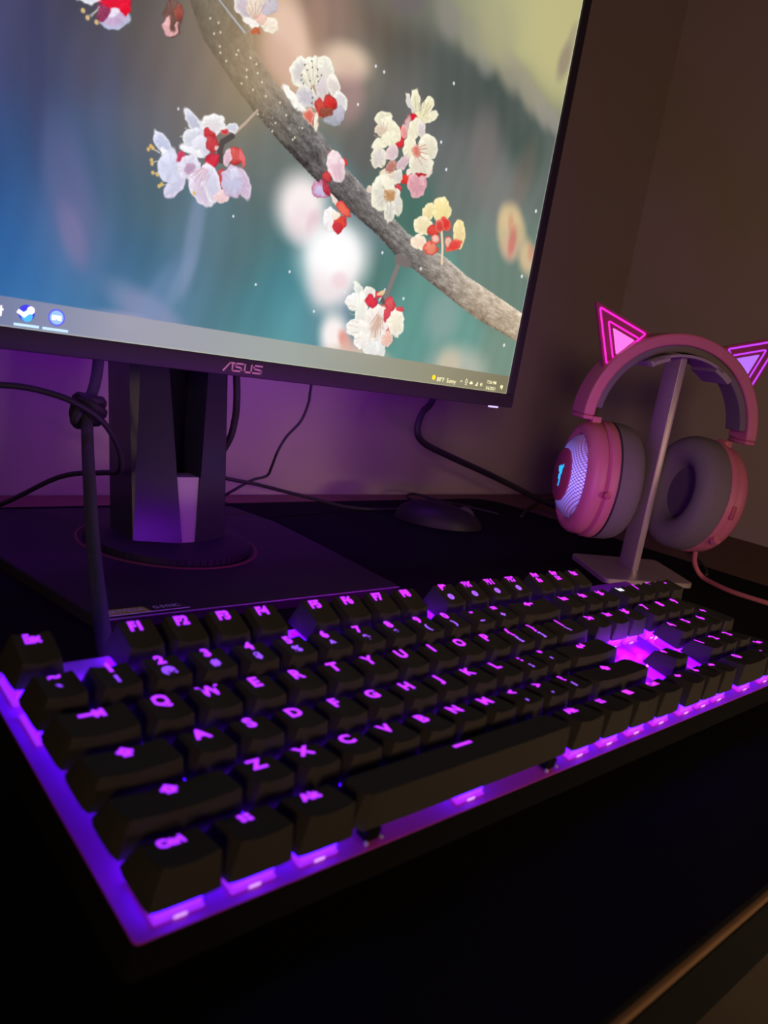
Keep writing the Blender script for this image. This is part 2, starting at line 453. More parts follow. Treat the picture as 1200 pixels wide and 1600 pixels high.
key(9.25, 1, 1, '<', ','); key(10.25, 1, 1, '>', '.'); key(11.25, 1, 1, '?', '/'); key(12.25, 1, 2.75, 'shift')
for u, t in ((0, 'Ctrl'), (1.25, 'win'), (2.5, 'Alt')): key(u, 0, 1.25, t)
space = key(3.75, 0, 6.25, 'bar')
for u, t in ((10, 'Alt'), (11.25, 'win'), (12.5, 'menu'), (13.75, 'Ctrl')): key(u, 0, 1.25, t)
for i, t in enumerate(('Ins', 'Hm', 'PgU')): key(15.25 + i, 4, 1, t)
for i, t in enumerate(('Del', 'End', 'PgD')): key(15.25 + i, 3, 1, t)
key(16.25, 1, 1, 'up')
for i, t in enumerate(('left', 'down', 'right')): key(15.25 + i, 0, 1, t)
for i, t in enumerate(('Num', '/', '*', '-')): key(18.5 + i, 4, 1, t, white=(i == 0))
for r_, row in ((3, '789'), (2, '456'), (1, '123')):
    for i, t in enumerate(row): key(18.5 + i, r_, 1, t)
key(21.5, 2, 1, '+', h=2); key(21.5, 0, 1, 'Ent', h=2)
key(18.5, 0, 2, '0'); key(20.5, 0, 1, '.')
# wire stabiliser feet under the space bar
for x in (-0.0495, 0.0495):
    st = MB(); cx = (3.75 + 3.125) * U + x
    st.box((cx - .0030, .0012, .0190), (cx + .0030, .0065, .0235), .0004)
    so = st.build('stabiliser', CASE, kb)
    nb = MB(); nb.box((cx - .0040, -.0002, .0192), (cx - .0030, .0012, .0206), .0003); nb.box((cx + .0028, .0000, .0198), (cx + .0036, .0012, .0208), .0003)
    nb.build('wire_clip', mat('pale_clip', (.6, .55, .5), .4), so)

# light escaping from the bare gaps between the key blocks
for i_, (u_, v_, e_) in enumerate(((15.8, 2.62, .012), (16.8, 2.66, .016), (17.6, 2.6, .010), (15.9, 1.5, .006), (1.5, 5.4, .006), (6.25, 5.5, .006), (10.7, 5.5, .008))):
    lamp('gap_light', 'POINT', (u_ * U, v_ * U, .0225), e_, wave_col(wave(u_), (0.20, 0.01, 1.0), (0.32, 0.01, 1.0)), .0015, parent=kb)

# area lamps added behind the function row to tint headset and stands violet
for i_, (x_, e_) in enumerate(((.045, .030), (.125, .045), (.215, .040), (.310, .10), (.395, .14))):
    o = lamp('rear_fill_light', 'AREA', (x_, KY1 + .0015, .022), e_, wave_col(wave(x_ / U), (0.16, 0.01, 1.0), (0.62, 0.03, 1.0)), .06, size_y=.004, parent=kb)
    o.rotation_euler = (R(112), 0, R(0))
# ---- wallpaper, measured on the screen in millimetres
PAINT_TONES = [[51,305.3,75,75,125],[65.9,310.9,60,60,95],[84.7,318.1,70,70,85],[115.6,323.5,85,80,75],[139.1,319.1,110,100,95],[168.7,343.3,130,115,90],[197.3,332.5,175,145,105],[220.7,336.9,195,160,120],[250.6,369.9,150,120,105],[291.7,389,110,95,80],[318,382.4,85,85,75],[361,371.5,80,90,85],[375.9,420.2,120,122,105],[418.4,431.5,175,175,115],[484,441.1,190,180,115],[53.1,277,65,70,125],[71.4,283.1,60,65,90],[90.8,289.6,75,80,120],[111.7,293.4,80,80,95],[133.1,303.8,105,95,95],[156.3,311.6,130,115,105],[192.4,305.6,160,140,105],[176.3,321.8,150,130,100],[278.2,344.5,130,125,110],[307.5,320.7,100,100,95],[330.6,357.4,105,105,100],[377.5,363.5,80,88,82],[422.3,368.1,72,84,78],[460.6,379.7,85,95,88],[498.3,375.9,95,105,98],[55.3,247.7,50,80,140],[74,253.1,48,65,100],[93.8,258.8,72,95,140],[122.1,267,92,100,115],[144.9,273.6,108,108,112],[167.7,290.9,125,115,105],[206,280,118,118,105],[231.1,279.1,110,118,110],[56.6,229.6,32,75,140],[72.3,233.7,35,80,130],[92.2,238.9,55,95,145],[116.9,245.3,72,95,118],[217.8,267.8,100,120,118],[373.3,326.1,105,110,108],[415.6,337.7,110,110,105],[471.3,348,62,85,75],[512,338,98,110,102],[58.2,208,20,85,155],[74.1,211.6,40,98,158],[90,225.2,90,105,155],[98.8,207.1,115,118,160],[119.1,225.3,52,100,128],[142.1,230.7,78,105,112],[180.6,232.1,88,125,140],[212.1,243,85,108,108],[262.6,254.5,95,135,140],[300.5,241.2,80,105,100],[395.7,299.2,108,118,112],[341.7,286.1,70,115,100],[456.2,313.8,118,122,118],[59.8,185.9,22,95,168],[79.3,189.7,35,102,168],[100.1,193.7,90,120,168],[122.1,197.9,42,100,138],[146.5,195.3,45,100,128],[170.7,207.3,88,128,155],[197.5,212.5,72,110,112],[225.6,222,75,122,122],[239.2,203.9,55,135,148],[328.8,228.7,75,128,118],[385.9,224.4,95,150,138],[439.2,259.2,105,135,122],[485.4,278.8,108,130,118],[70.7,171.4,30,110,178],[94.9,172,42,120,178],[117.2,172,50,115,158],[141,172.1,85,130,170],[165.6,179.7,80,135,165],[188.3,179.3,65,120,128],[223.1,176.3,62,132,140],[254.2,180.7,72,150,158],[280.4,193.4,90,140,150],[363.9,196.4,88,155,142],[427.9,184.6,100,158,145],[473.8,173.5,115,148,130],[462.9,237.4,105,132,118],[82.7,149.3,60,125,178],[227.2,151.5,75,150,150],[420.8,151.9,110,150,140],[528.2,149.9,120,140,120],[497.9,323.9,105,115,108]]
PAINT_HAZE = [[298.7,249.7,23.3,-1,-5.2,-19.6,135,155,165,0.5],[297.9,196.1,4.8,0.7,4.6,-22,160,165,185,0.4],[221.1,348.1,12.2,7,12.7,-20.4,235,200,178,0.9],[216.3,333.6,7.4,6.2,11.4,-8.9,215,175,155,0.7],[240.7,366.3,6.8,2.5,2.7,-13.9,170,135,115,0.5],[266.8,349.8,17.7,1.4,-2.8,-10.5,228,200,175,0.95],[274.1,331.2,11.8,3.7,2.8,-13.2,190,145,145,0.55],[347.7,420.2,68.2,10.3,-6.3,-24,130,130,118,0.6],[437.6,447.8,71.2,11.8,-8.8,-33.4,176,174,132,0.85],[476.5,423.9,30.1,19.5,43.6,-25,184,180,135,0.85],[479.3,453.9,40.4,14.8,17.1,-46.5,196,188,132,0.6],[354.5,408,9.6,4.7,6,-9.5,140,135,128,0.7],[380.5,404.5,8.9,4.2,6.4,-9.8,150,148,128,0.7],[399.7,395.5,8,3.6,5.3,-8,150,148,140,0.6],[427.3,398.8,10.2,5.2,10.9,-11.7,158,152,132,0.8],[454.9,391.6,8.6,4.2,11.7,-12.2,160,154,135,0.75],[477,383.7,7,2.9,7.7,-10.4,160,152,140,0.75],[494.6,380.9,6.5,2.6,6.2,-8.2,158,150,142,0.7],[407.4,416.2,18.3,6.5,5,-16.2,170,166,130,0.7],[312.9,402.9,12.6,4.8,1.3,-5.2,110,100,105,0.6],[331.5,327.6,15.4,4.5,5,-20.2,118,115,112,0.35],[416.9,333.3,13.4,2.9,4.1,-27.5,130,120,118,0.5],[439.3,299.7,15.9,1.9,0.4,-29.5,128,130,124,0.4],[469.4,332.3,11.6,1.1,-2.8,-22.8,132,110,98,0.4],[93.1,229.3,9.8,4.8,10.7,-27.8,108,105,148,0.45],[97.7,203.5,5.3,2.6,5.8,-13.5,132,120,162,0.5],[71.4,283.1,3.8,1.3,3.5,-41.3,55,58,95,0.35],[109.5,279.7,5.6,1.8,3,-28.3,78,92,130,0.3],[100.6,296,10.3,1.8,-1.7,-19.2,85,78,90,0.3],[171.3,218.8,4.8,0.3,-2,-30.1,135,150,182,0.55],[166.2,191.3,4.1,-0.9,-5.5,-14.8,130,150,182,0.45],[147.6,169.3,21.8,-9.8,-4.4,-7.5,150,150,185,0.6],[136.1,162,17.9,-1.8,-0.8,-4.4,185,165,190,0.6],[154.3,183.5,6.2,-2,-8.4,-17.7,120,145,185,0.4],[251.2,167.3,10.9,-0.1,-1.1,-25.9,90,160,165,0.4],[248.8,254.6,17.1,4,3.2,-17.2,250,240,238,1],[252.6,243.2,11.7,0.9,-0.5,-10.7,240,218,224,0.6],[260,244.8,4.9,0.4,-0.3,-8.3,215,165,182,0.4],[283.6,227,25.1,4.8,4.1,-20.1,255,255,252,1],[282.7,211.4,16.1,-0.4,-2.6,-17.5,245,232,232,0.9],[280.5,230.7,16.9,3.3,2.9,-14.2,255,255,255,1],[290,213.6,6.4,1.1,1,-4.7,238,200,206,0.5],[292.5,174.8,10.6,1.4,2.7,-13.3,250,242,238,1],[302.7,172.9,3.9,1.3,3.5,-5.8,225,140,120,0.8],[318.6,163.6,25.5,0.3,0.2,-6.6,225,200,175,0.8],[308.3,169.9,6.1,0.8,1.2,-5.5,225,180,165,0.6],[402.6,204.5,16.6,-0.5,-2.3,-18,150,170,165,0.55],[433.7,163.9,28.9,2.9,4.7,-16.7,190,190,175,0.8],[419.6,165.1,12.7,-0.2,0.1,-13.5,215,195,165,0.6],[462.3,294.8,10.6,2.4,3.1,-9.6,218,192,145,0.85],[475,288.2,8.1,2.5,6.6,-11,218,190,145,0.8],[456.9,284.4,7.3,1.6,4.3,-13.5,220,195,150,0.8],[469.8,271.4,10,2,2.9,-8.9,215,178,150,0.85],[470.7,276.9,4.2,0.4,0.2,-10.3,205,110,100,0.7],[465,289.2,3.3,0.7,2.2,-6.8,205,135,115,0.5],[494.3,268.7,9.4,2.3,5.9,-11.8,216,190,148,0.9],[498.4,273.3,3.5,0.7,2.1,-6.1,208,130,110,0.5],[493.7,427.3,6.8,1.3,-1.5,-12.9,120,100,105,0.5],[498.1,446.1,5.1,1,-1.3,-10.9,150,140,120,0.5]]
BRANCH_UPPER = [[184.4,369.7],[197,334.2],[213.5,321.5],[229.9,313.6],[255.9,302.5],[273.5,290.4],[291.6,282.5],[319,270.9],[348.7,258],[394.3,249],[420.2,240.3],[446.6,234.6],[499.4,222.5],[514.8,219.1]]
BRANCH_LOWER = [[144.5,353.8],[162.5,327.4],[187.2,309.4],[202.7,299.6],[224.3,288.1],[253.1,274.8],[283.9,262.8],[317.1,251.3],[339.2,240.8],[361.7,233.7],[402,221.1],[441.5,209.1],[501,197.5],[524,191.7]]
BRANCH_TONES = [[163.9,118,112,100,0.3],[178.6,140,125,102,0.3],[193.3,150,134,110,0.38],[217.6,125,115,104,0.65],[241.7,98,94,90,0.95],[267.5,98,94,92,1],[306.8,112,108,104,1],[355.4,128,124,118,1],[394.2,158,148,136,1],[441.2,182,166,145,1],[517.0,195,176,150,1]]
PAINT_TWIGS = [[[0.72,0.95,195,170,150],[[204.8,301.4],[197,291.3],[187.9,280.9]]],[[1.61,2.07,82,76,72],[[189.6,282.1],[183.1,276.6],[182.1,271.6],[183.7,266.5]]],[[0.33,0.54,190,195,205],[[168.8,351.4],[179.3,345.5],[189.1,340.3]]],[[2.33,2.00,130,122,118],[[346.2,240.3],[340.7,223.4],[335.9,206.6]]],[[3.97,3.30,120,112,108],[[343.2,238.3],[353.8,237]]],[[1.25,1.25,238,210,175],[[382.3,271.3],[387.8,256.5],[390.4,243.9]]],[[1.94,1.62,100,85,80],[[332.3,207.9],[337.2,204]]],[[0.71,0.71,210,225,235],[[330.8,205.8],[334.7,214.8]]]]
PAINT_PETALS = [[94.4,323,6,1.3,-0.2,-2.5,225,225,240,250,250,255],
 [108.8,319.7,8.3,1.8,-0.6,-6.4,205,175,210,190,200,225],
 [107.8,322.5,4.8,1.8,0.4,-3.6,238,228,245,235,225,245],
 [102.8,319.4,3.1,-0.4,-1.7,-3.9,150,60,95,150,60,95],
 [109.1,327,8.3,3.2,0.3,-2.4,228,25,55,228,25,55],
 [114.3,325.6,2.5,0.9,0.3,-2.7,232,20,50,232,20,50],
 [142.3,330.8,4.9,1.8,1.1,-8.5,118,82,72,110,80,70],
 [142,326.8,4.2,1.5,0.6,-4.7,232,175,178,235,180,180],
 [142.9,329.1,1.9,0.7,0.6,-4.7,112,82,70,112,82,70],
 [145.7,335.4,3.1,1.1,0.5,-3.8,160,80,68,130,80,68],
 [187.1,352.9,6.5,-4.6,-4,-3.7,205,190,200,250,240,230],
 [195.5,357.4,1.2,-7.3,-7,-2.6,235,218,200,235,218,200],
 [204.4,360.1,4.3,4.8,3.3,-1.5,205,195,205,205,195,205],
 [192.6,347.2,5.8,0,-0.8,-2.2,252,242,235,255,250,240],
 [205.6,350.5,5.4,2,0.6,-3.7,245,230,210,252,245,225],
 [199.8,351.3,3.5,1.3,0.4,-2.7,240,200,185,240,200,185],
 [196.4,343.6,2.6,0.9,0.3,-1.7,205,105,65,200,110,80],
 [242,321.2,8.2,-5,-3.3,-3,232,228,225,250,248,240],
 [232.2,315.1,10.6,-5.8,-2.1,-2,252,248,240,252,248,240],
 [234,333.1,3.5,-7.4,-7.9,-3.7,215,208,205,252,250,232],
 [250.3,339.3,2.4,-7.3,-7.5,-3,232,226,215,252,250,232],
 [242.3,342,6.9,2.3,0.6,-3.2,252,248,228,252,250,235],
 [240.8,333.1,4.2,-5.1,-5.3,-3.3,240,232,212,240,232,212],
 [240.2,319.8,7.4,-3.6,-3.7,-3.9,205,198,205,225,220,215],
 [251.3,328.7,4.6,1.5,1.2,-6.2,218,206,208,235,225,218],
 [260.1,333.5,4.5,2.1,2.5,-5,225,215,208,250,245,232],
 [267.3,325.9,5.6,2.5,2.5,-5.1,222,216,216,250,248,238],
 [263.3,312.7,6.9,-0.8,-1.6,-3.2,172,172,182,160,165,170],
 [267.8,318,4.3,1.3,0.9,-4.5,190,186,200,185,182,195],
 [252.4,317.4,3.9,1.7,2.1,-4.4,205,75,62,190,60,55],
 [259.1,322.5,4.2,2.5,3.2,-3.8,218,50,48,175,60,50],
 [257,316.4,5.2,1.6,0.5,-2.6,150,80,60,150,80,60],
 [245.3,309.7,5.7,-2.2,-2.8,-3.3,220,110,95,232,190,170],
 [248.8,308.4,2.6,0.4,-0.2,-3.9,165,55,50,240,220,200],
 [249.9,308,1.5,0.4,0.4,-5.4,245,235,215,245,235,215],
 [162.5,282.2,6,-4.6,-2.5,-2.3,198,200,218,245,245,250],
 [175.7,284.3,7.3,-0.6,-2,-5.5,228,222,224,250,248,246],
 [188,286.4,4,0.6,-0.2,-2.6,210,212,225,245,245,245],
 [164.1,273.5,7.4,2.1,0.8,-5.5,212,216,226,240,240,250],
 [168.9,270.5,5.9,1.6,0.8,-5.5,225,222,235,230,225,238],
 [173.5,278.3,3.4,1,0.4,-2.8,205,58,62,190,50,55],
 [175.9,273.9,3.5,2.1,2.3,-3.4,205,68,72,185,60,65],
 [179.2,272.3,1.7,0.5,0.2,-1.4,235,190,190,235,190,190],
 [184.5,282.5,2.6,0.7,0.3,-2.1,205,60,70,225,140,130],
 [177.3,264.1,4.7,1.3,0.6,-4.2,215,48,68,185,45,60],
 [145.2,264.7,5.9,-5.9,-3.2,-2.6,198,204,230,235,235,248],
 [149.3,258.1,3.8,-3.9,-2.6,-2.1,235,232,245,245,245,250],
 [155.2,244.9,4.2,-1.6,-4.7,-7.4,205,204,228,225,215,238],
 [150.4,253.4,6.3,2.4,2.3,-7.5,212,215,238,225,225,245],
 [156.9,261.1,2.4,-0.1,-0.8,-2.9,205,65,95,205,65,95],
 [163.4,266.1,7.5,-0.8,-0.7,-1.8,242,242,248,250,250,252],
 [163.4,256.8,7.1,1.8,0.9,-6.3,222,218,236,235,228,242],
 [163.5,256.1,3.5,1.8,1.1,-2.2,188,155,185,200,170,195],
 [172.4,245.9,7.2,-7.2,-4.5,-3.5,215,200,222,238,228,240],
 [178.7,251.9,4.8,-10,-4.9,-2.3,215,212,232,248,240,248],
 [171.9,255.3,4.3,1.1,0.5,-3.5,228,210,225,228,210,225],
 [187.3,255.1,3,1.2,2.4,-6.1,182,62,62,205,70,72],
 [193.1,271.2,5.4,1.4,0.7,-4.7,215,92,85,195,60,60],
 [198.3,271.1,1.3,0.5,1.9,-4.7,232,110,110,232,110,110],
 [188.3,269.2,2.7,0.5,0.2,-4.4,225,190,206,240,205,215],
 [187.7,246.2,5.4,0.5,-0.2,-3.4,238,205,208,245,215,215],
 [202,257.3,3.9,1.9,3.9,-7.2,212,190,215,228,210,225],
 [194,256.4,7.9,2.9,2.7,-7.9,202,200,226,215,190,215],
 [193.8,260.9,3.2,0.8,0.5,-3.3,222,218,238,222,218,238],
 [335.2,347.3,4.2,1.6,2.5,-6.1,235,228,195,248,242,215],
 [329.3,344.2,5.4,-5.1,-2.1,-1.3,222,215,208,240,232,220],
 [347.3,347.1,2.6,6.7,4.9,0,240,232,195,248,242,215],
 [352.3,341.2,6.7,4.7,2.4,-1.6,242,235,205,248,242,215],
 [342,339,6.9,2.1,0.8,-3.2,238,230,190,238,230,190],
 [335.7,334.5,3.6,1.5,2.1,-3.7,218,32,52,200,30,45],
 [331,329.6,3.1,0.7,0.7,-6.7,215,180,178,190,120,120],
 [325.6,319.4,4.3,0.7,-0.1,-6.9,222,52,58,205,50,55],
 [328.3,324.5,2.4,0.7,1,-4,235,150,150,235,200,190],
 [307.2,327.3,6.7,2.9,1.9,-3.6,235,226,198,250,245,220],
 [315.9,322.3,8.7,-5.5,-5,-3.9,242,234,205,252,246,222],
 [307.2,319.3,5.2,1.5,0.8,-3.6,225,202,180,240,230,205],
 [308.5,311.2,7.9,4.2,1.9,-2.3,248,242,215,252,248,225],
 [316.1,316.3,8.3,2.4,0.9,-4,246,240,212,246,240,212],
 [338,328.2,2.2,8.4,5.6,0.3,240,232,205,248,242,220],
 [344.8,330.6,3.7,1.3,2.1,-5.1,218,206,205,245,238,220],
 [336.6,315.1,5.7,1.2,0.9,-7.7,242,234,205,248,240,215],
 [354.8,321,9.1,2.5,2,-7.5,232,224,200,250,244,222],
 [357.5,305.4,5.2,1.4,1.1,-4.3,235,215,205,235,215,205],
 [350,307.6,11,2.9,1.8,-7.2,228,220,200,248,242,220],
 [343.3,315.1,3.8,1,1,-4.2,228,145,125,235,200,180],
 [308.2,301.3,6.8,2.7,2.9,-5.6,222,214,205,245,238,215],
 [320,307.9,5.5,0.8,-0.1,-5.1,222,196,200,238,220,215],
 [332,304.1,4.2,-0.3,-2.6,-5.7,215,186,192,232,205,205],
 [328.6,293.6,6.2,1.6,1,-4.2,222,214,205,245,238,215],
 [318.4,292.7,6,1.5,0.7,-2.9,238,222,195,238,222,195],
 [321.5,298.8,4,-0.5,-2.2,-4.4,192,130,115,205,160,145],
 [337.7,294.1,3.8,1,0.7,-2.9,232,60,45,215,45,45],
 [339.2,298.9,1.9,0,-0.7,-2.7,248,230,215,248,230,215],
 [331.6,286.3,2.5,0.6,0.7,-2.9,205,72,78,205,72,78],
 [355.5,296.8,3.3,0.8,1.1,-4.3,222,160,165,222,160,165],
 [349,292.4,8.3,2.6,2.9,-7.4,218,158,168,235,185,190],
 [351.6,301.2,4.6,0.6,0,-1.3,180,40,45,180,40,45],
 [304.7,278.5,2.5,-0.8,-1.2,-1.6,222,205,188,222,205,188],
 [317.1,279.3,10.4,1,-0.8,-11.4,225,220,205,250,246,222],
 [332.8,275.9,4.3,1.3,3.1,-8.2,222,216,205,240,235,215],
 [327.2,269.2,5,0.5,-0.2,-7.5,220,215,205,245,240,222],
 [321.4,285.6,4.8,3.4,6.2,-4.6,245,238,215,248,242,222],
 [324.7,279.8,4.7,-0.7,-2,-3.9,200,150,105,215,180,140],
 [365.7,276.6,5.4,0.3,-1,-7,240,222,165,252,240,190],
 [380.2,281.8,9.7,2.2,2.3,-8.5,246,228,162,252,238,182],
 [363.2,266.7,8.7,1.9,1.6,-6.2,240,226,182,250,240,205],
 [361.5,254.1,7.4,1.5,1.3,-4.9,245,222,195,252,240,215],
 [404.2,268.7,6.6,1.4,2.6,-9.3,238,215,158,250,230,170],
 [374.9,265.9,4.3,2.8,4,-2.8,225,78,62,205,60,55],
 [386.3,273.1,4.6,-3.2,-3.8,-2.5,225,60,52,235,110,90],
 [400.6,259.6,7.4,4.7,3.3,-2.3,225,72,62,240,110,90],
 [374.8,252.5,7.6,1.5,1.2,-4.6,235,140,112,225,85,70],
 [393.3,261.1,3.6,0.3,0,-3.8,235,190,170,225,90,75],
 [380.2,270.8,4.2,0.9,1.1,-4.1,215,70,62,235,130,110],
 [378.7,260,4.9,1,0.7,-2.7,245,200,180,225,90,80],
 [268.4,293.1,3.8,0.5,-0.1,-1.6,215,65,60,215,65,60],
 [278.7,290.5,1.5,0.8,1.6,-1.9,222,62,55,222,62,55],
 [265.8,278.1,3.8,1,0.6,-3.1,205,72,72,190,55,60],
 [272.1,285.9,6.7,2.9,4.2,-7.8,232,196,206,245,225,228],
 [269,290,4.3,1.1,0.6,-2.7,248,225,228,248,225,228],
 [262.1,268.1,6.9,-0.2,-1.4,-5.4,205,190,225,200,120,150],
 [266.9,269.7,2.5,1.1,2.6,-4.2,185,55,72,170,45,60],
 [275.3,264.6,4.3,-3.3,-1.3,-1,242,220,210,242,220,210],
 [284.4,260.3,6.4,-3.4,-2.3,-2.2,238,110,85,225,70,60],
 [273.5,251.1,6.1,0.5,-0.3,-7.6,248,242,242,252,248,246],
 [282.9,250.6,4.5,4.3,3.8,-2.1,225,72,52,205,55,55],
 [281.3,246.8,3.4,0.7,0.7,-3.3,200,50,60,200,50,60],
 [278,254.6,3.3,0.7,0.6,-2.8,250,235,215,250,235,215],
 [310.9,208.1,6.7,-6.2,-3,-1.8,222,226,215,240,242,232],
 [320.5,207.9,5.4,1.6,2.7,-5.5,228,225,215,242,240,230],
 [307.3,201.2,7.9,1.2,1.2,-5.7,246,244,236,252,250,244],
 [338,188.9,7.8,1.1,3.2,-13.9,215,90,95,215,100,95],
 [315.2,194.1,6.2,0.9,2.9,-13.5,238,236,225,248,246,238],
 [330.2,170.2,7.2,-0.1,-0.1,-6.6,235,234,230,248,246,238],
 [339.8,172.3,4.3,1.4,3.8,-6.1,232,234,228,242,242,235],
 [312.5,183,8.6,1.2,1.3,-5.9,246,242,232,252,248,240],
 [320,175.1,7.6,1,1.2,-5.5,245,240,232,252,248,240],
 [345.6,179.3,5.3,-0.6,-1.4,-5.2,236,190,172,242,205,190],
 [331.2,189.4,11.1,0.4,0.4,-13.1,240,230,222,252,246,235],
 [331.5,188,4.5,-0.2,-1.2,-8.4,222,196,180,238,220,205],
 [351.3,193.2,7.9,1.6,3.6,-9.6,244,236,215,252,248,232],
 [323.3,204.1,5.7,0.9,0.9,-4,228,55,72,205,45,62],
 [329.1,210.2,3.2,0.5,0.5,-2.2,225,58,68,225,58,68],
 [342.3,205.2,4.2,1.5,2.7,-4.2,222,88,90,205,60,70],
 [340.8,196.9,3.3,-0.3,-1.2,-4.7,215,75,85,215,75,85],
 [353.1,203.1,3.9,-0.6,-0.5,-1.4,222,78,80,222,78,80],
 [331.4,211.5,3.4,1.5,0.9,-1.2,235,200,150,235,200,150]]
PAINT_STAMENS = [[235,230,215,0.24,138.4,261,145.9,258.9],[235,230,215,0.24,136.8,261.3,143.4,260],[235,230,215,0.24,140.1,253.8,144.7,256.1],[235,230,215,0.24,141.6,247.9,144.6,249.8],[235,230,215,0.25,146,242,149.5,243.9],[235,230,215,0.26,168.3,243.4,171,249.2],[235,230,215,0.26,165.7,243.2,168.5,248.6],[235,230,215,0.25,157.6,277.3,162,276.4],[235,230,215,0.25,155,272,158.2,272.9],[235,230,215,0.25,157.1,268.7,160.4,269.6],[235,230,215,0.22,100,319.2,95.2,314.4],[235,230,215,0.21,96.9,315,100.5,321],[200,150,165,0.18,172.3,259.1,164.6,251.3],[200,150,165,0.18,173.2,258.6,167.4,249.8],[200,150,165,0.18,174.1,258.8,170.4,247.6],[200,150,165,0.18,175,258.7,173.1,246.8],[200,150,165,0.18,173.1,259.3,163.5,253.2],[200,150,165,0.18,177.1,256.6,174.6,248.6],[170,165,150,0.21,234.7,337.9,241.7,328.8],[170,165,150,0.21,238.2,336,242.3,328.2],[170,165,150,0.21,240.8,341.5,243.3,331.2],[170,165,150,0.21,246.1,338.6,244.6,329.7],[170,165,150,0.21,249.3,335.9,246.5,328.4],[170,165,150,0.20,234,330.8,241.2,325.5],[170,165,150,0.21,242,326.9,246.1,316.6],[170,165,150,0.21,243.8,344.8,245.2,337.6],[170,160,120,0.23,340.5,349.8,341.6,340.2],[170,160,120,0.23,343.3,349.4,342.9,340.5],[170,160,120,0.23,347.3,349.7,344.4,340.1],[170,160,120,0.23,350.4,348.5,344.6,339.3],[170,160,120,0.23,338.6,347,340.4,339.8],[170,160,120,0.22,333.2,349.7,337,340.1],[190,90,85,0.26,342.2,316.6,351.8,321.9],[190,90,85,0.26,342.4,315.8,353.7,319.8],[190,90,85,0.26,342.6,315,354.6,316.4],[190,90,85,0.26,342.8,314.1,354.4,311.9],[190,90,85,0.26,343.1,313.3,351.4,307.5],[190,90,85,0.26,341,316.3,345.3,320.6],[180,105,95,0.25,323.5,295.8,315.7,301.6],[180,105,95,0.25,324.7,296.1,319.5,301.7],[180,105,95,0.25,325.8,297.2,324.2,303.8],[180,105,95,0.25,322.3,295.5,312.9,297.4],[180,105,95,0.25,323.3,296.6,316.1,294.7],[180,105,95,0.25,324.1,295.9,321.9,302.4],[180,105,95,0.25,322.5,294.7,317.6,293.4],[165,120,75,0.25,323.5,279.5,316.1,283.4],[165,120,75,0.25,324.1,279.6,318.9,277.1],[165,120,75,0.25,324.8,279.4,322.1,274.3],[165,120,75,0.25,326,279.7,326,274.3],[165,120,75,0.25,325.8,280.5,329.1,283.1],[165,120,75,0.25,323.3,280.3,319.1,281.5],[165,120,75,0.25,327.3,279.9,329.5,276],[180,175,160,0.19,313.6,274.9,321.8,281.3],[180,175,160,0.19,316,270.2,321.3,277.6],[180,175,160,0.19,328.2,265,326.9,275.9],[180,175,160,0.19,324,266.3,324.2,276.5],[180,175,160,0.19,315.9,284.3,320.3,281.8],[190,130,100,0.26,331.1,195.5,325.1,187.1],[190,130,100,0.26,332.4,195.7,329.7,184.4],[190,130,100,0.26,333.9,195,334.3,181.7],[190,130,100,0.26,335.4,194.2,337.7,181.2],[190,130,100,0.26,336.9,193.5,339.4,185.7],[190,130,100,0.26,332.7,194.3,332.3,178.6],[205,190,165,0.24,301.3,197.5,309.9,197.9],[205,190,165,0.24,302.4,194.9,310.5,195.2],[205,190,165,0.24,304.2,192.5,311.3,191.7],[205,190,165,0.25,305.7,188.1,314.8,187.1],[205,190,165,0.25,305.3,184.4,314.3,183.7],[205,190,165,0.25,308.9,179.3,316.3,180.3],[205,190,165,0.25,311.7,175,318.3,176.8],[200,130,120,0.19,193.6,349.7,188,355.6],[200,130,120,0.19,194.4,350,190.3,358.2],[200,130,120,0.19,194.9,350.1,193.9,358.9],[200,130,120,0.19,195.3,350.3,197.5,359.6],[200,130,120,0.19,196.2,350.6,200.3,359.2],[205,180,165,0.24,307.9,327.1,308.1,320.8],[205,180,165,0.24,305.4,324.3,307.7,319.9],[205,180,165,0.24,304.7,322,309.2,318.6],[205,180,165,0.25,311.5,325.2,311.6,319.3],[205,180,165,0.24,301,314.2,309.2,313.5]]
